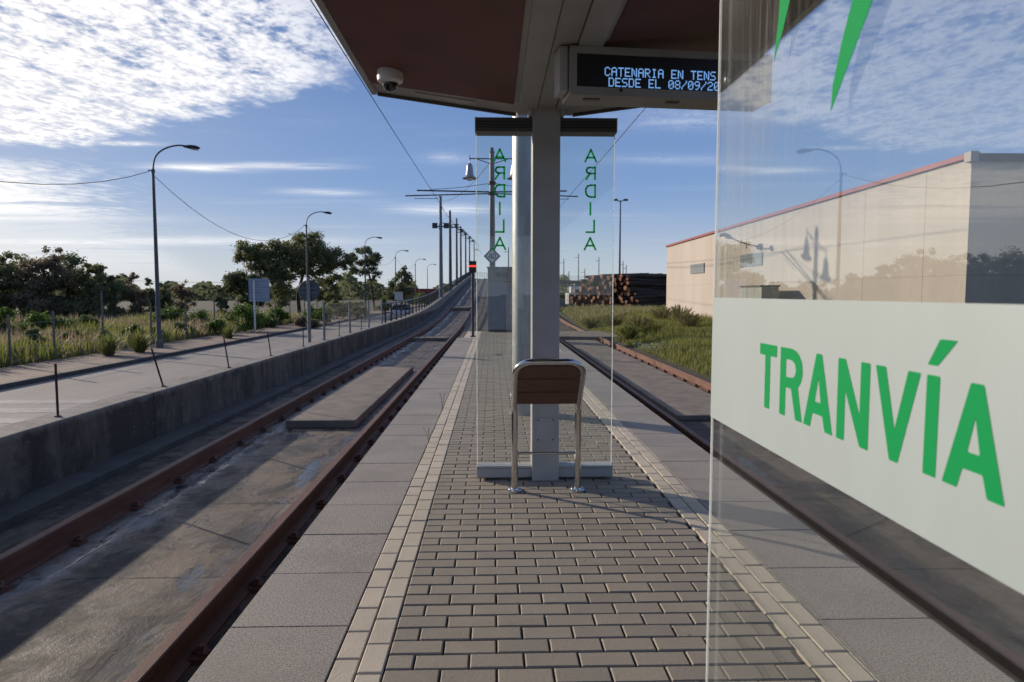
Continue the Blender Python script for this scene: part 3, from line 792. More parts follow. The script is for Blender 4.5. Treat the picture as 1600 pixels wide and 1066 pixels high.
for line, x0, zt in (('CATENARIA EN TENS', .213, 2.742), (' DESDE EL 08/09/20', .196, 2.6815)):
    m = MB()
    for i, chh in enumerate(line+' '):
        if chh == ' ':
            if m.v: m.build('word', M['led'], scr)
            m = MB()
        for rr, row in enumerate(F57[chh].split()):
            for cc_, bit in enumerate(row):
                if bit == '1':
                    x = x0+(i*6+cc_)*pw; z = zt-rr*ph
                    m.box((x,.0105,z-ph*.96), (x+pw*.98,.0119,z), Mr)

# dome camera
dc = thing('dome_camera', (-.668, 4.6, 2.81), 'white dome security camera under the left corner of the maroon canopy', 'security camera')
m = MB(); m.lathe((-.668,4.6,2.765), [(.055,-.002),(.082,.012),(.086,.03),(.084,.075),(.08,.086)], 28); m.build('housing', M['white'], dc, smooth=40)
m = MB(); m.lathe((-.668,4.6,2.77), [(.003,-.058),(.025,-.052),(.042,-.038),(.051,-.018),(.052,0),(.05,.004)], 28); m.build('dome', M['blackglass'], dc, smooth=60)

# ------------------------------------------------------------------ end of platform: cabinet, signal, pole with bell lamps
cb = thing('equipment_cabinet', (.2, 24.5, 0), 'tall grey equipment cabinet with two round vents at the platform end', 'cabinet')
m = MB(); m.box((-.18,24.2,.08), (.72,24.75,1.78)); b0 = m.build('body', M['signback'], cb, bevel=.012)
m = MB(); m.box((-.18,24.2,1.79), (.72,24.75,2.26)); top = m.build('upper_box', M['polegrey'], cb, bevel=.012)
m = MB(); m.box((-.21,24.17,2.262), (.75,24.78,2.30)); m.build('lid', M['polegrey'], cb)
m = MB(); m.box((-.16,24.22,0), (.70,24.73,.08)); m.build('plinth', M['darkmetal'], cb)
for x in (.19,.44): m = MB(); m.lathe((x,24.19,2.02), [(.095,0),(.095,.03)], 20, Matrix.Rotation(R(90),3,'X')); m.build('round_vent', M['signgreen'], top)
m = MB(); m.box((.62,24.192,.6), (.66,24.2,1.2)); m.build('handle', M['frame'], b0)

sg = thing('tram_signal', (-.63, 21.6, 0), 'slim dark signal post showing a red bar at the platform end', 'signal')
m = MB(); m.tube([(-.63,21.6,0),(-.63,21.6,2.02)], .045, 12); m.build('post', M['darkmetal'], sg, smooth=40)
m = MB(); m.box((-.71,21.52,0), (-.55,21.68,.03)); m.build('base_plate', M['darkmetal'], sg)
m = MB(); m.box((-.75,21.52,2.02), (-.51,21.68,2.36)); hd = m.build('signal_head', M['black'], sg, bevel=.02)
m = MB(); m.box((-.735,21.505,2.20), (-.525,21.519,2.245)); m.build('red_bar', M['redlight'], hd)
m = MB(); m.box((-.76,21.42,2.365), (-.50,21.60,2.38)); m.build('visor', M['black'], hd)

PX, PY = -.02, 26.8
def bell_pole(x, y, lab, cat='catenary pole', z0=-.34, full=True):
    t = thing('catenary_pole', (x, y, z0), lab, cat, None)
    m = MB(); m.tube([(x,y,z0),(x,y,2.5),(x,y,6.75)], [.13,.125,.09], 14).lathe((x,y,6.75), [(.10,0),(.11,.06),(.06,.12),(.075,.17),(.05,.22),(.01,.24)], 14)
    m.build('pole', M['polegrey'], t, smooth=40)
    for zc in (5.62, 5.22): m = MB(); m.lathe((x,y,zc), [(.14,-.06),(.15,-.05),(.15,.05),(.14,.06)], 14); m.build('clamp', M['darkmetal'], t)
    m = MB(); m.tube([(x-.86,y,6.55),(x+.86,y,6.55)], .022, 8)
    for s in (-1,1): m.tube([(x,y,6.35),(x+s*.25,y,6.42),(x+s*.6,y,6.54)], .016, 8).tube([(x+s*.86,y,6.68),(x+s*.86,y,6.40)], .02, 8)
    m.build('lamp_arm', M['lampgrey'], t)
    for s in (-1,1):
        m = MB(); m.lathe((x+s*.86,y,5.78), [(.29,0),(.30,.02),(.19,.08),(.15,.16),(.125,.38),(.11,.5),(.085,.56),(.03,.60),(.02,.68)], 20)
        bl_ = m.build('bell_lamp', M['galv'], t, smooth=40)
        m = MB(); m.lathe((x+s*.86,y,5.70), [(.03,0),(.10,.02),(.15,.08)], 16); m.build('bulb_glass', M['white'], bl_, smooth=50)
    if full:
        m = MB()
        for s in (-1,1):
            m.tube([(x,y,5.28),(x+s*2.9,y,5.33)], .028, 8).tube([(x,y,5.22),(x+s*3.35,y,5.12)], .024, 8)
            m.tube([(x,y,5.62),(x+s*1.2,y,5.45),(x+s*2.4,y,5.36)], .010, 6)
            m.tube([(x+s*2.0,y,5.15),(x+s*2.1,y,5.02),(x+s*3.0,y,5.02)], .012, 6)
        m.build('catenary_arm', M['darkmetal'], t)
    return t
bell_pole(PX, PY, 'grey catenary pole carrying two bell shaped lamps behind the equipment cabinet')
sn = thing('speed_sign', (PX, PY-.2, 2.8), 'diamond speed sign reading 40 fixed to the pole above the cabinet', 'sign')
def diamond(r, y0, y1, mat, name, par=sn):
    m = MB(); m.prism([(PX-r,2.8),(PX,2.8-r),(PX+r,2.8),(PX,2.8+r)], 'y', y0, y1); return m.build(name, mat, par)
diamond(.33, PY-.20, PY-.17, M['black'], 'border'); fc = diamond(.25, PY-.206, PY-.201, M['signwhite'], 'face')
m = MB()
for seg in ([(-.11,.02),(-.03,.02)],): pass
def bars(m, pts, t, y):
    for (x0,z0),(x1,z1) in zip(pts[:-1], pts[1:]):
        d = Vector((x1-x0,z1-z0)).normalized(); n_ = Vector((-d.y,d.x))*t/2; e = d*t*.45
        m.prism([(x0-e.x+n_.x,z0-e.y+n_.y),(x1+e.x+n_.x,z1+e.y+n_.y),(x1+e.x-n_.x,z1+e.y-n_.y),(x0-e.x-n_.x,z0-e.y-n_.y)], 'y', y-.002, y); y -= .0003
bars(m, [(PX-.035,2.70),(PX-.035,2.90),(PX-.13,2.76),(PX-.01,2.76)], .03, PY-.2065)
bars(m, [(PX+.03,2.73),(PX+.03,2.87),(PX+.06,2.90),(PX+.09,2.90),(PX+.12,2.87),(PX+.12,2.73),(PX+.09,2.70),(PX+.06,2.70),(PX+.03,2.73)], .03, PY-.2065)
m.build('numerals', M['black'], fc)

# catenary poles along the left wall, climbing
cps = [(54.5,8.95,'first'),(66.5,9.25,'second'),(78.5,9.8,'third'),(88.5,9.85,'fourth'),(104.4,10.4,'fifth'),(122,11.0,'sixth'),(152,12.6,'seventh')]
for i, (y, zt, nm) in enumerate(cps):
    z0 = .2+g(y); x = -4.1
    t = thing('catenary_pole', (x,y,z0), ('tall grey catenary pole with two floodlights, nearest of those along the climbing railing' if i == 0 else
         nm+' catenary pole along the climbing railing counting away from the platform'), 'catenary pole', 'catenary poles along the railing')
    m = MB(); m.tube([(x,y,z0),(x,y,z0+2.5),(x,y,zt)], [.17,.155,.11] if i < 2 else [.14,.13,.10], 12); m.build('pole', M['polegrey'] if i == 0 else M['lampgrey'], t, smooth=40)
    m = MB(); zb = 5.25+g(y)
    if i: m.tube([(x,y,zb+1.0),(x+1.0,y,zb+1.05)], .05, 6).tube([(x,y,zb+1.25),(x+.9,y,zb+1.3)], .035, 6).box((x+.45,y-.05,zb+1.0),(x+.75,y+.05,zb+1.35)).tube([(x+.9,y,zb+1.1),(x+1.9,y,zb+.15)], .02, 6)
    else: m.tube([(x,y,zb+.9),(x+1.9,y,zb+.2)], .03, 6)
    m.build('bracket_arm', M['darkmetal'], t)
    if i == 0:
        for s in (-1,1):
            m = MB(); m.tube([(x,y,6.55),(x+s*.35,y,6.6)], .05, 6).box((x+s*.45-.2,y-.2,6.45),(x+s*.45+.2,y+.15,6.85)); m.build('floodlight', M['darkmetal'], t)

# contact wires
def wirepts(a, b_, sag, n=14):
    a, b_ = Vector(a), Vector(b_); return [a.lerp(b_, i/n)-Vector((0,0,sag*4*(i/n)*(1-i/n))) for i in range(n+1)]
def wire(name, spans, r, lab, grp='overhead wires'):
    m = MB()
    for a, b_, sag in spans: m.tube(wirepts(a, b_, sag), r, 5)
    return tag(m.build(name, M['wire'], smooth=60), lab, 'wire', grp)
lp = [(-2.25,-12,5.05),(-2.28,26.8,5.22)]+[(-2.3,y,5.3+g(y)) for y in (54.5,78.5,104,140)]
wire('contact_wire', [(lp[i], lp[i+1], .10 if i == 0 else .2) for i in range(len(lp)-1)], .0085, 'dark contact wire hanging above the left track')
lp = [(3.15,-12,5.15),(3.05,26.8,5.22)]+[(3.0,y,5.3+g(y)) for y in (54.5,78.5,104,140)]
wire('contact_wire', [(lp[i], lp[i+1], .10 if i == 0 else .2) for i in range(len(lp)-1)], .0085, 'dark contact wire hanging above the right track')
lp = [(-4.1,y,zt-.5) for y, zt, _ in cps]
wire('feeder_wire', [(lp[i], lp[i+1], .5) for i in range(len(lp)-1)]+[((-4.1,54.5,8.6),(-.02,26.8,6.5),.5)], .014, 'dark feeder wire strung along the catenary poles of the railing')

# ------------------------------------------------------------------ railing along the ramp
rl = thing('metal_railing', (-4.1, 26, .2), 'grey metal railing on top of the concrete wall climbing with the track', 'railing')
ry = [26.2, 28]+[y for y in YS if 28 < y < 142]
m = MB(); m.tube([(-4.1,y,.98+g(y)) for y in ry], .035, 8); m.build('top_rail', M['polegrey'], rl, smooth=50)
m = MB()
for h in (.36,.52,.68,.84): m.tube([(-4.1,y,h+g(y)) for y in ry], .011, 5)
m.build('bar', M['darkmetal'], rl)
y = 26.2; pm = None; k = 0
while y < 140:
    if pm is None:
        q = MB(); q.box((-.03,-.03,0), (.03,.03,.77)); pm = q.build('railing_post', M['darkmetal'], None); o = pm
    else: o = pm.copy(); C.objects.link(o)
    o.parent = rl; o.location = (0, y-26, g(y)); y += 1.5
# fence posts on the wall with wire mesh lines
fp = thing('fence_post', (-4.1, 16.7, .24), '', 'post')
m = MB(); m.tube([(-4.1,16.7,.24),(-4.1,16.7,1.12)], .03, 8); m.build('post_tube', M['polegrey'], fp, smooth=40)
m = MB(); m.lathe((-4.1,16.7,1.12), [(.036,0),(.036,.012),(.01,.03)], 8); m.build('post_cap', M['polegrey'], fp)
fp['label'] = 'pale steel fence post on the concrete wall just behind the round sign'; fp['group'] = 'steel fence posts on the wall'
for y, lb in ((19.7,'second pale steel fence post on the wall beyond the round sign'),(22.7,'third pale steel fence post on the wall beyond the round sign'),(25.4,'pale steel fence post on the wall beside the start of the railing')):
    copy_thing(fp, (-4.1,y,.24), lb)
wm = MB()
for z in (.45,.75,1.08): wm.tube([(-4.1,16.7,z),(-4.1,25.4,z)], .004, 4)
yy = 16.8
while yy < 25.3:
    wm.tube([(-4.1,yy,.26),(-4.1,yy+.25,1.08)], .0014, 3, False).tube([(-4.1,yy+.25,.26),(-4.1,yy,1.08)], .0014, 3, False); yy += .12
tag(wm.build('wire_mesh', M['polegrey']), 'thin wire mesh stretched between the steel posts on the wall', 'wire fence')
tb = [(6.44,.73,.0,'rusty rod standing on the wall at the far left of the photo'),(8.5,.72,-.19,'leaning rusty rod on the wall under the nearest street lamp'),(10.6,.73,-.12,'thin rusty rod on the wall left of the blue backed sign'),
      (12.6,.68,-.1,'thin rusty rod on the wall under the blue backed sign'),(14.75,.72,0,'thin rusty rod on the wall close left of the round sign'),(18.2,.66,0,'short thin rod on the wall between the first two steel fence posts'),(21.2,.66,.05,'short thin rod on the wall between the second and third steel fence posts')]
for y, h, lean, lb in tb:
    m = MB(); m.tube([(-4.07,y,.22),(-4.07+lean*.1,y+lean*.5,(.22+h)/2),(-4.07+lean*.2,y+lean,h+.01)], .011, 6).tube([(-4.07,y,.235),(-4.07,y,.25)], .03, 6)
    tag(m.build('rebar_post', M['rustpost'], smooth=50), lb, 'rod', 'rusty rods along the wall')

# round sign seen from the back, and blue backed sign across the road
rs = thing('round_sign', (-4.62, 17.3, -1.05), 'round traffic sign seen from the back on a pale pole behind the wall', 'sign')
m = MB(); m.tube([(-4.62,17.3,-1.05),(-4.62,17.3,1.78)], .045, 10); m.build('pole', M['polegrey'], rs, smooth=40)
m = MB(); m.lathe((-4.62,17.36,1.44), [(.27,0),(.275,.01),(.27,.02)], 32, Matrix.Rotation(R(-90),3,'X')); m.build('disc', M['signgreen'], rs)
m = MB(); m.box((-4.80,17.335,1.38),(-4.44,17.355,1.40)).box((-4.80,17.335,1.50),(-4.44,17.355,1.52)); m.build('bracket', M['polegrey'], rs)
bs = thing('direction_sign', (-13.8, 40, -.93), 'pale blue backed rectangular sign on a white pole across the road', 'sign')
m = MB(); m.tube([(-13.8,40,-.93),(-13.8,40,2.1)], .055, 10); m.build('pole', M['signwhite'], bs, smooth=40)
m = MB()
for k in range(4): m.box((-14.13,40.06,.87+k*.335), (-12.95,40.10,.87+k*.335+.325))
pn = m.build('panel', simple('blue_panel', (.32,.38,.46), (.27,.33,.41), .5, 2), bs)
m = MB()
for k in range(4): m.box((-14.12,40.05,1.02+k*.335), (-12.96,40.06,1.05+k*.335))
m.build('stiffener', M['signback'], pn)

# ------------------------------------------------------------------ street lamps on the left pavement
sp = thing('street_lamp', (-14.05, 29.1, -.93), 'tallest looking curved arm street lamp, nearest of the row across the road', 'street lamp', 'street lamps across the road')
m = MB(); m.tube([(-14.05,29.1,-.93),(-14.05,29.1,1.5),(-14.05,29.1,6.5)], [.10,.085,.055], 12); m.build('pole', M['lampgrey'], sp, smooth=40)
m = MB(); m.lathe((-14.05,29.1,-.93), [(.16,0),(.16,.3),(.11,.36)], 12); m.build('base', M['rubbish'], sp)
ap = [(-14.05,29.1,6.4),(-14.02,29.1,6.7)]+[(-14.0+1.15*(1-math.cos(a)),29.1,6.75+.72*math.sin(a)) for a in [R(12*i) for i in range(1,8)]]+[(-12.75,29.1,7.45)]
m = MB(); m.tube(ap, [.035]*len(ap), 8).tube([(-14.25,29.1,6.45),(-14.05,29.1,6.42)], .025, 6).lathe((-14.05,29.1,6.35), [(.08,0),(.08,.12)], 8); m.build('arm', M['lampgrey'], sp, smooth=50)
m = MB()
Mh = Matrix.Translation((-12.78,29.1,7.44)) @ Matrix.Rotation(R(6),4,'Y')
rings = [(0,.05,.04),(.12,.09,.06),(.3,.14,.09),(.5,.15,.09),(.62,.11,.06),(.68,.04,.02)]
vs = []; fs = []
for x, w_, h_ in rings:
    for j in range(10): a = 2*math.pi*j/10; vs.append(Mh @ Vector((x, w_*math.cos(a), h_*math.sin(a)-.01)))
for i in range(5):
    for j in range(10): fs.append((i*10+j, i*10+(j+1)%10, (i+1)*10+(j+1)%10, (i+1)*10+j))
fs += [tuple(reversed(range(10))), tuple(range(50,60))]
m.add(vs, fs); lh = m.build('lamp_head', M['darkmetal'], sp, smooth=50)
m = MB(); m.box((.34,-.1,-.11),(.6,.1,-.085), Mh); m.build('lens', M['white'], lh)
for y, nm in ((52.4,'second nearest street lamp of the row across the road, standing before the big tree'),(76,'third street lamp of the row across the road, before the small round tree'),(99.6,'fourth street lamp of the row across the road, left of the dark pointed tree'),
              (125,'fifth street lamp of the row across the road, right of the dark pointed tree'),(148,'farthest visible street lamp of the row across the road')):
    copy_thing(sp, (-14.05,y,-.93), nm)
wire('lamp_cable', [((-14.2,29.1,6.4),(-14.2,5,6.5),2.0),((-14.1,29.1,6.3),(-14.1,52.4,6.5),1.9),((-14.1,52.4,6.5),(-14.1,76,6.5),1.5),((-14.1,76,6.5),(-14.1,99.6,6.5),1.6),((-14.1,99.6,6.5),(-14.1,125,6.5),1.2)], .013, 'sagging cable strung between the street lamps across the road')
wire('telephone_wire', [((-95,70,4.0),(-60,90,3.6),.5),((-60,90,3.6),(-24,100,3.0),.5)], .02, 'thin wire above the distant dark trees at the left')

# far field fence
ff = thing('field_fence', (-15.3, 24, -1.0), 'old fence of pale concrete posts and wires along the dry field', 'fence')
fy = [22,24.2,27.2,31,34.5,38,41.5,45,48.5,52,56,60]; hts = [1.75,1.8,2.5]+[2.0]*9
for y, h in zip(fy, hts):
    q = MB(); q.box((-.03,-.03,0),(.03,.03,h)); o = q.build('fence_post', M['rubbish'], None, bevel=.01); o.parent = ff; o.location = (0,y-24,-.05)
m = MB()
for z in (.2,.6,1.0,1.4): m.tube([(-15.3,y,-1+z) for y in fy], .008, 4)
m.build('fence_wire', M['polegrey'], ff)

# ------------------------------------------------------------------ vegetation
def leafcloud(blobs, n, size, name, mat, parent=None, flat_=.0, seed=1, cone=False):
    rr = random.Random(seed); v = []; f = []
    wts = [b[1]*b[1] for b in blobs]; tot = sum(wts)
    for i in range(n):
        x = rr.random()*tot; k = 0
        while x > wts[k] and k < len(wts)-1: x -= wts[k]; k += 1
        c, r, sq = blobs[k]
        d = Vector((rr.gauss(0,1), rr.gauss(0,1), rr.gauss(0,1))).normalized()
        rad = r*(rr.random()**.5)*(1+.22*rr.gauss(0,1))
        p = Vector(c)+Vector((d.x*rad, d.y*rad, d.z*rad*sq))
        nrm_ = (d+Vector((rr.gauss(0,.6), rr.gauss(0,.6), rr.gauss(0,.6)))).normalized()
        t = nrm_.orthogonal().normalized(); t.rotate(Matrix.Rotation(rr.random()*6.28,3,nrm_)); w_ = nrm_.cross(t)
        s_ = size*rr.uniform(.6,1.4); b_ = len(v)
        v += [tuple(p-t*s_*.5), tuple(p+w_*s_*.28), tuple(p+t*s_*.5), tuple(p-w_*s_*.28)]
        f.append((b_, b_+1, b_+2, b_+3))
    return rawbuild(name, v, f, mat, parent)
def tree(x, y, z0, blobs, trunk, n, size, mat, lab, name='tree', seed=1, tr=.2, group=None):
    """blobs: (dx,dy,z,r,squash) crown masses; trunk: list of (dx,z) points"""
    t = thing(name, (x,y,z0), lab, 'tree', group)
    m = MB(); k = len(trunk); m.tube([(x+a,y,z) for a, z in trunk], [tr*(1-.55*i/(k-1)) for i in range(k)], 8)
    top = Vector((x+trunk[-1][0], y, trunk[-1][1])); fk = Vector((x+trunk[-2][0], y, trunk[-2][1]))
    for dx_, dy_, bz, r, sq in blobs:
        e = Vector((x+dx_, y+dy_, bz)); st_ = fk.lerp(top, .5 if bz > fk.z else 0); mid_ = st_.lerp(e, .5)+Vector((0,0,-.12*(e-st_).length*.5))
        m.tube([st_, mid_, e], [tr*.45, tr*.3, tr*.1], 5)
    m.build('trunk', M['bark'], t, smooth=60)
    bl_ = []
    rr = random.Random(seed+50)
    for dx_, dy_, bz, r, sq in blobs:
        for q in range(9):
            a = rr.random()*6.28; e = rr.uniform(.2,1.0)*r
            bl_.append(((x+dx_+math.cos(a)*e, y+dy_+math.sin(a)*e, bz+rr.uniform(-.7,.75)*r*sq), r*rr.uniform(.25,.55), .75))
    leafcloud(bl_, int(n*1.9), size*.72, 'crown', mat, t, seed=seed)
    return t
K = 1/1067
def px(x, Y): return (x-770)*K*Y*.998
def pz(y, Y): return 1.4+(457-y)*K*Y
# left wood
wood = [(12,62,405,17,'leafdark'),(48,64,398,24,'leafolive'),(83,60,397,22,'leafbrown'),(118,63,408,22,'leafdark'),(150,60,420,16,'leafolive'),(-30,58,400,30,'leafdark'),(-75,60,396,30,'leafolive')]
labs = ['dark leafy tree at the left border behind the tall dry grass','olive leafy tree, second in the wood from the left border','brownish tree with the highest crown of the left wood',
        'dark tree right of the brownish crown in the left wood','slender olive tree at the right end of the left wood','broad dark tree of the left wood just outside the photo edge','broad olive tree of the left wood far outside the photo edge']
for i, (ix, Y, ty, hw, mt) in enumerate(wood):
    X = px(ix, Y); zt = pz(ty-13, Y); w_ = hw*K*Y*1.35; h_ = zt+1.08; rr = random.Random(i)
    bl_ = [(0,0,zt-w_*.8,w_*.8,.9),(-w_*.6,0,zt-h_*.38,w_*.85,.9),(w_*.6,.5,zt-h_*.42,w_*.85,.9),(0,1,zt-h_*.62,w_*1.15,.9),(-w_*.4,-1,zt-h_*.8,w_*1.1,.7),(w_*.5,-1,zt-h_*.8,w_*1.1,.7)]
    tree(X, Y, -1.08, bl_, [(0,-1.08),(.1,1.2),(0,zt-h_*.3)], 5200, .34, M[mt], labs[i], 'leafy_tree', 10+i, .22, 'trees of the left wood')
small = [(185,58,434,17,'leafdark','low dark conifer like tree right of the left wood'),(218,60,433,15,'leafbrown','low brown green tree just left of the nearest street lamp'),(243,66,440,10,'leafdark','small dark tree behind the nearest street lamp pole'),
         (262,68,447,13,'leafdark','small dark round tree just right of the nearest street lamp'),(291,70,444,16,'leafbrown','small reddish brown tree between the street lamp and the big tree'),(350,58,452,9,'leafdark','small dark pointed shrub tree left of the blue backed sign')]
for i, (ix, Y, ty, hw, mt, lb) in enumerate(small):
    X = px(ix, Y); zt = pz(ty-5, Y); w_ = hw*K*Y*1.15; h_ = zt+1.08
    bl_ = [(0,0,zt-w_*.5,w_*.55,1.1),(-w_*.3,0,zt-h_*.4,w_*.9,.9),(w_*.35,0,zt-h_*.5,w_*.9,.9),(0,0,zt-h_*.75,w_*1.1,.8)]
    tree(X, Y, -1.08, bl_, [(0,-1.08),(0,.3),(0,zt-h_*.3)], 2400, .26, M[mt], lb, 'small_tree', 40+i, .12)
# big spreading trees in the middle distance (crown masses from their real spread)
def T(ix, iy, Y, r): return (px(ix,Y), pz(iy,Y), r*K*Y)
def bigtree(bx, by0, Y, masses, trunkpts, n, size, mt, lab, nm, seed, tr):
    X = px(bx, Y); bl_ = []
    for ix, iy, r, sq in masses:
        a, z, rr_ = T(ix, iy, Y, r*1.22); bl_.append((a-X, random.Random(ix).uniform(-.8,.8), z, rr_, sq))
    tree(X, Y, -1.08, bl_, [(px(a,Y)-X, pz(b_,Y) if b_ else -1.08) for a, b_ in trunkpts], n, size, M[mt], lab, nm, seed, tr)
bigtree(440, 0, 75, [(400,405,22,.9),(425,408,24,.9),(450,400,20,.9),(445,435,22,.9),(398,392,20,.7),(385,385,12,.6),(420,395,20,.75),(440,412,24,.7),(415,425,18,.6),(430,440,22,.8),(440,462,20,.9),(380,405,12,.5)],
        [(440,0),(438,470),(428,440),(415,410)], 9000, .36, 'leafolive', 'broad spreading tree whose crown leans left above the blue backed sign', 'spreading_tree', 71, .24)
bigtree(478, 0, 77, [(488,395,26,.9),(500,415,24,.9),(470,425,20,.9),(530,420,14,.8),(480,376,20,.7),(462,385,16,.8),(500,392,20,.8),(515,400,18,.7),(490,410,22,.8),(505,428,20,.8),(525,440,14,.6),(470,405,18,.8),(540,410,11,.6),(549,404,9,.6),(510,452,16,.8)],
        [(470,0),(468,460),(478,425),(485,395)], 10000, .36, 'leafolive', 'tallest spreading tree, right behind the second street lamp', 'spreading_tree', 72, .24)
bigtree(370, 0, 70, [(362,432,12,.6),(378,440,16,.7),(395,448,18,.7),(370,452,14,.7),(390,465,18,.9),(405,438,12,.7)],
        [(392,0),(390,475),(382,455),(375,440)], 4500, .3, 'leafdark', 'low dark tree reaching left behind the blue backed sign', 'spreading_tree', 73, .22)
bigtree(515, 0, 80, [(515,448,14,.8),(505,460,12,.9),(522,465,12,.9)], [(515,0),(515,470),(515,455)], 2000, .3, 'leafdark', 'low dark tree under the right side of the tallest tree', 'spreading_tree', 74, .15)
bigtree(585, 0, 88, [(573,395,12,.8),(560,405,10,.8),(585,400,12,.8),(566,420,13,.8),(582,418,13,.8),(556,425,8,.7),(590,430,7,.7),(583,440,6,.9),(586,455,5,1)],
        [(587,0),(583,460),(580,440),(575,410)], 3600, .34, 'leafdark', 'small airy round topped tree behind the third street lamp', 'airy_tree', 75, .16)
bigtree(632, 0, 100, [(636,420,6,1.4),(633,432,10,1.2),(625,445,12,1),(636,448,11,1),(618,457,12,.9),(606,463,9,.8),(640,438,6,1.2),(628,462,13,.9)],
        [(628,0),(630,460),(634,425)], 4200, .36, 'leafdark', 'dark pointed tree leaning right near the far lamps', 'pointed_tree', 76, .2)
# shrubs
def shrub(ix, Y, ty, hw, mt, lab, z0=-1.05, n=1500, size=.14, seed=3):
    X = px(ix, Y); zt = pz(ty, Y); w_ = hw*K*Y; h_ = max(zt-z0, .5); rr = random.Random(seed)
    t = thing('shrub', (X,Y,z0), lab, 'shrub', None)
    m = MB()
    for k in range(5): a = rr.random()*6.28; m.tube([(X,Y,z0),(X+math.cos(a)*w_*.4,Y+math.sin(a)*w_*.4,z0+h_*.6)], [.03,.012], 5)
    m.build('stem', M['bark'], t)
    bl_ = []
    for k in range(14): a = rr.uniform(-1,1); bl_.append(((X+a*w_*.8, Y+rr.uniform(-.6,.6)*w_, z0+h_*rr.uniform(.25,.8)*(1-.35*a*a)), min(w_*.42, h_*.35)*rr.uniform(.7,1.1), .8))
    leafcloud(bl_, n, size, 'foliage', M[mt], t, seed=seed); return t
sh_l = [(175,29,512,13,'leafolive','low olive bush behind the tallest old fence post'),(215,31,500,15,'leafgreen','green bush just left of the nearest street lamp pole'),(120,30,505,15,'leafgreen','green bush behind the second old fence post'),
 (60,27,508,15,'leafolive','olive bush between the two leftmost old fence posts'),(420,46,488,18,'leafgreen','bright low bush at the pavement edge right of the blue backed sign'),(548,64,470,15,'leafgreen','green bush behind the steel fence posts right of the round sign'),
 (40,25,520,16,'leafgreen','low green bush inside the dry grass close to the left border'),(290,36,500,14,'leafolive','low olive bush in the dry grass right of the nearest street lamp'),(250,33,508,12,'leafgreen','small green bush in the dry grass just beyond the nearest street lamp'),(345,38,498,16,'leafgreen','low green bush at the pavement edge left of the blue backed sign'),
 (15,34,476,26,'leafgreen','round green shrub at the left border above the dry grass'),(92,36,481,36,'leafgreen','wide low green shrub in front of the left wood'),(148,38,484,16,'leafgreen','small green shrub right of the wide low one'),
 (275,44,477,24,'leafgreen','bright green shrub right of the nearest street lamp'),(318,42,482,26,'leafgreen','bushy green shrub left of the large hedge like bush'),(385,41,473,34,'leafgreen','large dense bush at the foot of the blue backed sign'),
 (440,50,477,22,'leafgreen','green shrub right of the blue backed sign'),(495,52,475,26,'leafgreen','green shrub behind the round sign'),(528,60,464,18,'leafolive','rounded olive shrub right of the round sign'),(560,62,460,14,'leafolive','olive shrub below the airy round topped tree'),
 (480,47,492,22,'leafbrown','low brown shrub at the pavement edge behind the round sign'),(600,80,462,12,'leafgreen','far pale green shrub left of the dark pointed tree'),(655,105,455,18,'leafgreen','far green shrub before the red shed')]
for i, (ix, Y, ty, hw, mt, lb) in enumerate(sh_l): shrub(ix, Y, ty, hw, mt, lb, n=2200, size=.17, seed=100+i)
# tufts growing on the kerb
def tuft(X, Y, z0, h, w_, n, mt, lab, seed, nm='weed_tuft'):
    rr = random.Random(seed); v = []; f = []
    for k in range(n):
        a = rr.random()*6.28; r0 = rr.random()*w_*.3; lean = rr.uniform(.1,1.3)*w_; hh = h*rr.uniform(.2,1)*(1-.25*lean/w_)
        bx, by = X+math.cos(a)*r0, Y+math.sin(a)*r0; tx, ty = bx+math.cos(a)*lean, by+math.sin(a)*lean
        mx_, my_, mz = bx+(tx-bx)*.4, by+(ty-by)*.4, z0+hh*.65
        s_ = .006+.012*h; ca, sa = -math.sin(a)*s_, math.cos(a)*s_; b_ = len(v)
        v += [(bx-ca,by-sa,z0),(bx+ca,by+sa,z0),(mx_+ca*.8,my_+sa*.8,mz),(mx_-ca*.8,my_-sa*.8,mz),(tx,ty,z0+hh)]
        f += [(b_,b_+1,b_+2,b_+3),(b_+3,b_+2,b_+4)]
    return tag(rawbuild(nm, v, f, M[mt]), lab, 'plant', None)
tuft(px(185,26), 25.6, -.93, 1.0, .55, 420, 'grass', 'green weed tuft on the pavement left of the nearest street lamp', 1)
tuft(px(224,27), 27.0, -.93, 1.1, .55, 420, 'grass', 'green weed tuft at the foot of the nearest street lamp', 2)
tuft(px(360,35), 35, -.93, .9, .5, 300, 'grass', 'small yellow green weed tuft on the far kerb near the blue backed sign', 3)
# wispy stalks on the platform edge joints
for k, (x, y, hh) in enumerate(((-.60,6.3,.16),(-.61,8.2,.22))):
    m = MB()
    for q in range(4): a = q*1.6+k; m.tube([(x,y,0),(x+.02*math.cos(a),y+.02*math.sin(a),hh*.6),(x+.05*math.cos(a),y+.05*math.sin(a),hh*(.8+.05*q))], .0018, 4)
    tag(m.build('dry_stalk', M['straw']), ['dry wispy weed in the nearer joint of the left cream border','dry wispy weed in the farther joint of the left cream border'][k], 'plant')

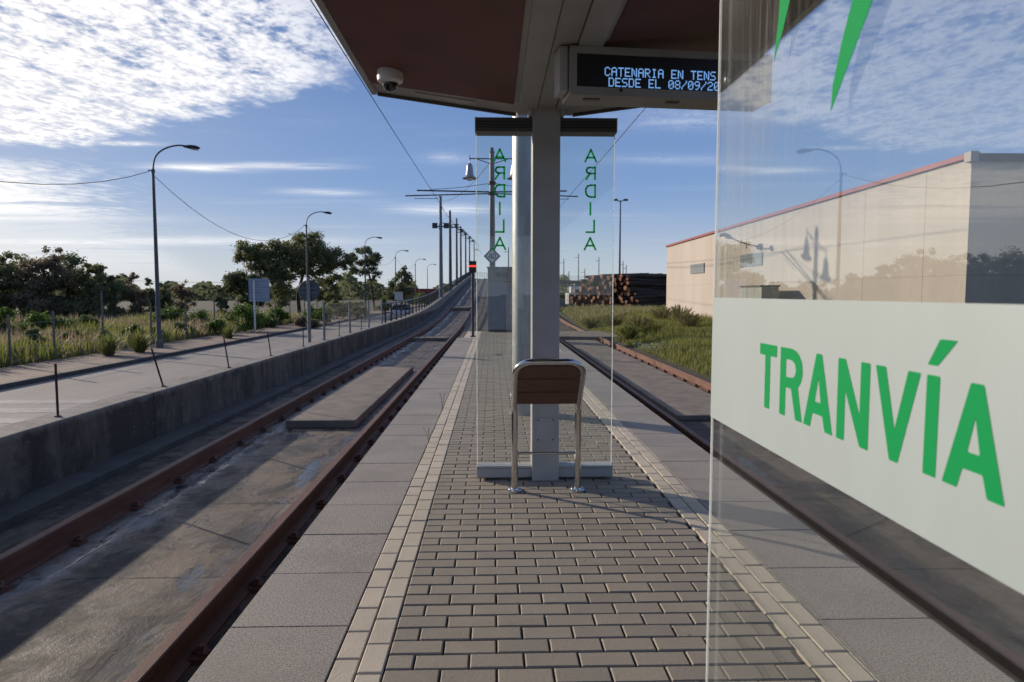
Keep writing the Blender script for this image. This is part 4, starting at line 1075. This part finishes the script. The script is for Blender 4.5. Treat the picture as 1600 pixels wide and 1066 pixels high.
def blades(name, n, region, hfun, mt, lab, seed, wdt=.012, lean=.35, dens=None, zf=None):
    rr = random.Random(seed); v = []; f = []
    x0, x1, y0, y1 = region; k = 0
    while k < n:
        X = rr.uniform(x0, x1); Y = y0+(y1-y0)*rr.random()**1.5
        if dens and rr.random() > dens(X, Y): continue
        k += 1
        z0 = zf(X, Y) if zf else gz(X, Y); h = hfun(X, Y, rr); a = rr.random()*6.28; l_ = h*lean*rr.random()
        s_ = wdt*rr.uniform(.6,1.3)*(1+Y/40); ca, sa = math.cos(a)*s_, math.sin(a)*s_; ox, oy = math.cos(a+1.3)*l_, math.sin(a+1.3)*l_; b_ = len(v)
        v += [(X-ca,Y-sa,z0-.03),(X+ca,Y+sa,z0-.03),(X+ox*.4+ca*.7,Y+oy*.4+sa*.7,z0+h*.6),(X+ox*.4-ca*.7,Y+oy*.4-sa*.7,z0+h*.6),(X+ox,Y+oy,z0+h)]
        f += [(b_,b_+1,b_+2,b_+3),(b_+3,b_+2,b_+4)]
    o = rawbuild(name, v, f, M[mt]); return tag(o, lab, 'grass', None, 'stuff')
def cl2(X, Y): return .5+.5*math.sin(X*1.1+Y*.37)*math.sin(Y*.63-X*.5)
blades('dry_grass', 36000, (-34,-15.3,16,62), lambda X,Y,r: (.3+.75*cl2(X*.7,Y*.6))*r.uniform(.3,1.2), 'straw', 'tall dry straw coloured grass filling the field behind the old fence', 5, .02, .75)
blades('green_undergrowth', 24000, (-26,-15.25,16,60), lambda X,Y,r: (.35+.7*(1-cl2(X*.7,Y*.6)))*r.uniform(.4,1.2), 'grass', 'low green undergrowth at the foot of the dry grass', 6, .02, .5)
blades('green_grass', 60000, (4.35,9.4,6.5,37), lambda X,Y,r: (.08+.26*cl2(X*1.5,Y*1.3)*min((X-4.3)/.8,1))*r.uniform(.5,1.3), 'grass', 'green grass growing between the right track and the warehouse', 8, .006, .7)
blades('rough_grass', 16000, (4.6,14,36,56), lambda X,Y,r: .4*r.uniform(.4,1.2), 'tamarisk', 'rough yellow green grass in front of the log stacks', 9, .012, .6)
# feathery bushes on the right
def feather(X, Y, h, w_, n, lab, seed, mt='tamarisk'):
    z0 = gz(X, Y); t = thing('feathery_bush', (X,Y,z0), lab, 'bush', 'feathery bushes on the right grass'); rr = random.Random(seed)
    m = MB(); v = []; f = []
    for k in range(60):
        a = rr.random()*6.28; l_ = rr.uniform(.1,1)*w_; hh = h*rr.uniform(.6,1)*(1-.3*l_/w_)
        p0 = Vector((X+math.cos(a)*l_*.2,Y+math.sin(a)*l_*.2,z0)); p1 = Vector((X+math.cos(a)*l_*.6,Y+math.sin(a)*l_*.6,z0+hh*.6)); p2 = Vector((X+math.cos(a)*l_,Y+math.sin(a)*l_,z0+hh))
        m.tube([p0,p1,p2], [.006,.004,.002], 3)
        for q in range(n//60):
            tt = rr.uniform(.15,1.02); p = p0.lerp(p1, tt*2) if tt < .5 else p1.lerp(p2, tt*2-1)
            d = Vector((math.cos(a)*.6+rr.gauss(0,.6), math.sin(a)*.6+rr.gauss(0,.6), 1+rr.gauss(0,.3))).normalized()*rr.uniform(.04,.09)
            s_ = d.cross(Vector((rr.random(),rr.random(),.2))).normalized()*.009; b_ = len(v)
            v += [tuple(p-s_),tuple(p+s_),tuple(p+d)]; f.append((b_,b_+1,b_+2))
    m.build('stem', M['bark'], t); rawbuild('foliage', v, f, M[mt], t); return t
fb = [(1062,27.5,.62,.75,'largest feathery bush, in front of the warehouse corner'),(1035,30,.6,.6,'feathery bush just left of the largest one'),(1000,27,.5,.7,'low wide feathery bush in the middle of the grass'),
      (960,30,.5,.7,'feathery bush near the glass wing edge'),(925,31,.45,.8,'low feathery bush seen through the right glass wing'),(1020,23.5,.4,.55,'darker low bush nearer the rail'),(985,23,.42,.5,'dark green low bush beside the right glass wing'),(1080,25,.5,.5,'feathery bush beside the glass screen edge')]
for i, (ix, Y, h, w_, lb) in enumerate(fb): feather(px(ix,Y), Y, h*1.3, w_, 7200, lb, 200+i, 'tamarisk' if i not in (5,6) else 'grass')
# pale leafy weed
rr = random.Random(4); v = []; f = []
X0_, Y0_ = px(1022,19), 19
for k in range(150):
    p = Vector((X0_+rr.gauss(0,.28), Y0_+rr.gauss(0,.35), gz(X0_,Y0_)+rr.uniform(.06,.22))); a = rr.random()*6.28
    d = Vector((math.cos(a),math.sin(a),rr.uniform(-.1,.5))).normalized()*.10; w_ = d.cross(Vector((0,0,1))).normalized()*.035; b_ = len(v)
    v += [tuple(p),tuple(p+d*.5+w_),tuple(p+d),tuple(p+d*.5-w_)]; f.append((b_,b_+1,b_+2,b_+3))
tag(rawbuild('broadleaf_weed', v, f, M['paleleaf']), 'pale shiny broad leaved weed in the green grass by the right rail', 'plant')

# ------------------------------------------------------------------ warehouse
wh = thing('warehouse', (9.5, 25, .1), 'long beige warehouse with red roof edge beyond the right track', 'warehouse')
m = MB(); m.add([(9.5,13.5,-.4),(9.5,37.2,-.4),(32,37.2,-.4),(32,13.5,-.4),(9.5,13.5,4.06),(9.5,37.2,3.86),(32,37.2,3.86),(32,13.5,4.06)],
   [(0,1,5,4),(1,2,6,5),(2,3,7,6),(3,0,4,7),(4,5,6,7),(3,2,1,0)]); wl = m.build('wall', M['warehouse'], wh)
m = MB(); m.add([(9.42,13.42,4.061),(9.42,37.28,3.861),(9.62,37.28,3.861),(9.62,13.42,4.061),(9.42,13.42,4.16),(9.42,37.28,3.95),(9.62,37.28,3.95),(9.62,13.42,4.16)],
   [(0,1,5,4),(1,2,6,5),(2,3,7,6),(3,0,4,7),(4,5,6,7),(3,2,1,0)])
m.build('roof_trim', M['redtrim'], wh)
m = MB(); m.box((9.63,13.42,4.0),(32.1,13.497,4.14)); m.build('roof_trim', M['kerb'], wh)
m = MB(); m.box((9.40,13.38,3.98),(9.56,13.58,4.175)); m.build('corner_cap', M['warehouse'], wh)
for y0, y1, z0, z1 in ((30.5,32.6,2.28,2.72),(23.9,26.0,2.36,2.82)):
    m = MB(); m.box((9.46,y0,z0),(9.497,y1,z1)); wn_ = m.build('vent_window', M['signback'], wh)
    m = MB()
    for k in range(5): m.box((9.45,y0+.03,z0+.04+k*.085),(9.459,y1-.03,z0+.075+k*.085))
    m.build('louvre', M['polegrey'], wn_)
m = MB(); m.box((9.44,13.5,-.3),(9.497,37.2,.30)); m.build('base_course', simple('base_course', (.30,.25,.21), (.2,.17,.14), .9, 2), wh)
# wall lamp on the warehouse
wlmp = thing('wall_lamp', (9.5, 24.1, 3.05), 'curved wall lamp sticking out from the beige warehouse with an amber light', 'wall lamp')
m = MB(); m.tube([(9.48,24.1,3.02),(9.1,24.1,3.08),(8.7,24.1,3.2),(8.4,24.1,3.33)], .025, 8).tube([(8.98,24.1,3.12),(8.98,24.1,2.95)], .02, 6); m.build('arm', M['lampgrey'], wlmp, smooth=50)
m = MB(); m.lathe((9.46,24.1,3.02), [(.12,-.1),(.14,0),(.12,.1)], 10); m.build('wall_bracket', M['lampgrey'], wlmp)
m = MB(); m.tube([(8.46,24.1,3.31),(8.3,24.1,3.38),(8.12,24.1,3.42),(8.0,24.1,3.41)], [.04,.09,.09,.03], 8); hd = m.build('lamp_head', M['polegrey'], wlmp, smooth=50)
m = MB(); m.lathe((8.15,24.1,3.31), [(.03,0),(.07,.03),(.07,.05)], 10); m.build('bulb', M['amber'], hd)
# utility boxes by the warehouse
for k in range(3):
    y = 21.6+.62*k; ub = thing('utility_box', (8.6,y,.1), ['nearest','middle','farthest'][k]+' of the three pale utility boxes in front of the warehouse', 'utility box', 'pale utility boxes by the warehouse')
    m = MB(); m.box((8.45,y-.3,.05),(9.0,y+.3,1.58)); b_ = m.build('cabinet_body', simple('utility_grey', (.42,.42,.38), (.36,.36,.33), .6), ub, bevel=.01)
    m = MB(); m.box((8.40,y-.305,1.582),(9.05,y+.305,1.63)); m.build('lid', M['rubbish'], ub)
    m = MB(); m.box((8.44,y-.03,.85),(8.449,y+.03,1.0)); m.build('handle', M['darkmetal'], b_)

# ------------------------------------------------------------------ log stacks
lrand = random.Random(12)
lme = None
def logmesh(r, L, axis):
    me_v = []; me_f = []
    n_ = 9; rings = []
    for t_ in (0, 1):
        for j in range(n_):
            a = 2*math.pi*j/n_; rr_ = r*(1+.08*math.sin(3*a)); p = (rr_*math.cos(a), 0, rr_*math.sin(a))
            me_v.append((p[0], t_*L, p[2]) if axis == 'y' else (t_*L, p[0], p[2]))
    me_f = [(j, (j+1)%n_, n_+(j+1)%n_, n_+j) for j in range(n_)]+[tuple(range(n_)), tuple(reversed(range(n_,2*n_)))]
    me = bpy.data.meshes.new('log'); me.from_pydata(me_v, [], me_f); me.materials.append(M['logside']); me.materials.append(M['logend'])
    for p in me.polygons[-2:]: p.material_index = 1
    me.update(); return me
ms = [logmesh(r, 4.5, 'y') for r in (.11,.14,.17)]
mL = [logmesh(r, 7.5, 'x') for r in (.10,.13,.15)]
# end-on heap, its cut ends turned to the low sun
ang = R(-55); axd = Vector((math.sin(-ang), math.cos(-ang), 0)); pd = Vector((.574, -.819, 0)); A0 = Vector((6.4, 54.0, 0))
row = 0; z = .2
while z < 2.8:
    d = .2*row*max(0, z-.6)*.4+lrand.uniform(0,.2); d1 = 7.0-row*.12
    while d < d1:
        k = lrand.choice((0,1,1,2)); r_ = (.11,.14,.17)[k]; p = A0+pd*d+axd*lrand.uniform(-.45,.35)
        o = bpy.data.objects.new('log', ms[k]); C.objects.link(o); o.location = (p.x, p.y, z+lrand.uniform(-.08,.08)); o.rotation_euler = (lrand.uniform(-.08,.08), 0, ang+lrand.uniform(-.3,.3))
        tag(o, 'reddish brown cut log lying end on in the left timber heap', 'log', 'logs lying end on in the left timber heap')
        d += r_*2+lrand.uniform(.0,.12)
    z += .26; row += 1
row = 0; z = .25
while z < 2.65:
    o = bpy.data.objects.new('log', lrand.choice(mL)); C.objects.link(o); o.location = (10.3+lrand.uniform(-.2,.2), 50.6+lrand.uniform(-.15,.15)+row*.03, z); o.rotation_euler = (lrand.random()*6, lrand.uniform(-.012,.012), lrand.uniform(-.02,.02))
    tag(o, 'dark log lying lengthwise in the right timber stack beside the warehouse', 'log', 'logs lying lengthwise in the right timber stack')
    z += .215; row += 1
for k in range(11):
    o = bpy.data.objects.new('log', lrand.choice(mL)); C.objects.link(o); o.location = (10.2+lrand.uniform(-.2,.2), 50.8+k*.3, 2.6+lrand.uniform(-.05,.08)); o.rotation_euler = (lrand.random()*6,0,lrand.uniform(-.02,.02))
    tag(o, 'dark log lying lengthwise in the right timber stack beside the warehouse', 'log', 'logs lying lengthwise in the right timber stack')

# light mast, viaduct and far poles
lm = thing('light_mast', (11.15, 60, 0), 'tall thin light mast with two small heads behind the log stacks', 'light mast')
m = MB(); m.tube([(11.15,60,0),(11.15,60,9.4)], [.11,.06], 10); m.build('pole', M['lampgrey'], lm, smooth=40)
for s in (-1,1): m = MB(); m.tube([(11.15,60,9.3),(11.15+s*.3,60,9.42)], .04, 6).box((11.15+s*.45-.2,59.85,9.38),(11.15+s*.45+.2,60.15,9.52)); m.build('lamp_head', M['darkmetal'], lm)
vd = thing('viaduct', (20, 165, -1), 'distant tram viaduct with beige piers seen through the right glass wing', 'viaduct')
path = [(-1.0,148),(1.5,156),(6,163),(13,169),(22,174),(34,178),(50,180)]
m = MB(); v = []; f = []
for i, (x, y) in enumerate(path):
    a = path[max(i-1,0)]; b_ = path[min(i+1,len(path)-1)]; d = Vector((b_[0]-a[0], b_[1]-a[1])).normalized(); n_ = Vector((-d.y, d.x))*4
    for s, z in ((1,4.35),(-1,4.35),(-1,3.6),(1,3.6)): v.append((x+n_.x*s, y+n_.y*s, z))
for i in range(len(path)-1):
    for j in range(4): f.append((i*4+j, i*4+(j+1)%4, i*4+4+(j+1)%4, i*4+4+j))
m.add(v, f); m.build('deck', M['kerb'], vd)
for x, y in path[2:]: m = MB(); m.box((x-1.0,y-1,-1.1),(x+1.0,y+1,3.6)); m.build('pier', M['warehouse'], vd)
m = MB()
for i in range(len(path)-1):
    for zz_ in (4.7,5.1,5.45): m.tube([(path[i][0],path[i][1]-3,zz_),(path[i+1][0],path[i+1][1]-3,zz_)], .04, 4)
m.build('parapet_rail', M['lampgrey'], vd)
for i, (ix, Y, ty) in enumerate(((794.6,140,387),(881,168,405),(889,172,424),(904,174,397),(914,178,420),(936,178,402),(974,180,408),(979,184,414))):
    x = px(ix, Y); t = thing('catenary_pole', (x,Y,4.4), ['far catenary pole close right of the equipment cabinet top','leftmost far catenary pole on the viaduct right of the column','short second far pole on the viaduct right of the column','tallest far catenary pole on the viaduct right of the column',
       'short far pole just right of the tallest one on the viaduct','far catenary pole on the viaduct near the right glass wing edge','far pole just right of the light mast','thin farthest pole right of the light mast'][i], 'catenary pole', 'far catenary poles on the viaduct')
    m = MB(); m.tube([(x,Y,3.5),(x,Y,pz(ty,Y))], [.14,.10], 8); m.build('pole', M['lampgrey'], t)
    m = MB(); m.tube([(x,Y,pz(ty,Y)-.9),(x-1.0,Y,pz(ty,Y)-1.0)], .05, 6); m.build('bracket_arm', M['darkmetal'], t)
# crest parapet at the top of the climb
m = MB()
for zz_ in (4.9,5.3,5.7): m.tube([(-4.1,141,zz_),(-2,152,zz_),(2,160,zz_)], .04, 4)
for k in range(14): t_ = k/13; x = -4.1+t_*6.1; y = 141+t_*19; m.tube([(x,y,4.3),(x,y,5.7)], .035, 4)
tag(m.build('crest_railing', M['polegrey']), 'pale railing at the crest where the track meets the bridge', 'railing')

# red shed, car, notice board, pale van far right
rsd = thing('red_shed', (-15, 150, -1), 'low red shed beyond the far street lamps', 'shed')
m = MB(); m.box((-18.5,148,-1.08),(-11.5,154,1.3)); m.build('wall', M['leafbrown'], rsd)
m = MB(); m.prism([(-18.8,1.31),(-11.2,1.31),(-11.6,2.2),(-18.4,2.2)], 'y', 147.8, 154.2); m.build('roof', simple('red_roof', (.32,.06,.045), (.22,.05,.04), .7), rsd)
car = thing('parked_car', (-7.9, 60, -1.05), 'pale grey car on the road behind the start of the railing', 'car')
Mc = Matrix.Translation((-7.9,60,-1.05))
m = MB(); m.add([Mc @ Vector(p) for p in [(sx*w_, y, z) for sx in (-1,1) for (y,z,w_) in ((-2.0,.3,.8),(-2.05,.75,.82),(-1.85,.95,.82),(1.2,.95,.82),(2.0,.8,.78),(2.1,.35,.76))]],
   [(0,1,2,3,4,5),(11,10,9,8,7,6)]+[(i,6+i,6+(i+1)%6,(i+1)%6) for i in range(6)]); bd = m.build('body', simple('car_paint', (.5,.52,.55), None, .25, metal=.3), car, bevel=.06)
m = MB(); m.add([Mc @ Vector(p) for p in [(-.75,-1.7,.95),(.75,-1.7,.95),(.75,.9,.95),(-.75,.9,.95),(-.6,-1.3,1.42),(.6,-1.3,1.42),(.6,.2,1.42),(-.6,.2,1.42)]],
   [(4,5,6,7),(0,1,5,4),(1,2,6,5),(2,3,7,6),(3,0,4,7)]); m.build('cabin', M['black'], car, bevel=.03)
m = MB(); m.box((-.62,-1.3,1.40),(.62,.2,1.45), Mc); m.build('roof', simple('car_roof_paint', (.5,.52,.55), None, .25), car)
for sx in (-1,1):
    for yy in (-1.3,1.35): m = MB(); m.lathe(Mc @ Vector((sx*.78,yy,.32)), [(.32,-.1),(.33,0),(.32,.1)], 16, Matrix.Rotation(R(90),3,'Y')); m.build('wheel', M['black'], car)
    m = MB(); m.box((sx*.65-.14,-2.085,.6),(sx*.65+.14,-2.055,.75), Mc); m.build('tail_light', M['redtrim'], car)
nb = thing('notice_board', (px(624,99), 99, -.93), 'small white notice board on a post near the fourth street lamp', 'sign')
xx = px(624,99); m = MB(); m.tube([(xx,99,-.93),(xx,99,1.6)], .05, 6); m.build('post', M['polegrey'], nb)
m = MB(); m.box((xx-.6,98.94,.3),(xx+.6,98.98,1.5)); m.build('board', M['signwhite'], nb)
cb2 = thing('white_truck', (px(903,60), 62, 0), 'pale truck cab standing left of the log ends by the viaduct', 'truck')
x = px(905,58); m = MB(); m.box((x-.9,58,.35),(x+.7,60.5,1.35)); m.build('cab', simple('truck_paint', (.55,.5,.42), None, .5), cb2, bevel=.08)
m = MB(); m.box((x-.6,58.6,1.352),(x+.4,60,1.9)); m.build('cab_roof', M['signwhite'], cb2, bevel=.06)
m = MB(); m.box((x-.7,57.95,.8),(x+.5,57.998,1.2)); m.build('windscreen', M['black'], cb2)
for s in (-.6,.45): m = MB(); m.lathe((x+s,58.5,.38), [(.36,-.1),(.36,.1)], 14, Matrix.Rotation(R(90),3,'Y')); m.build('wheel', M['black'], cb2)
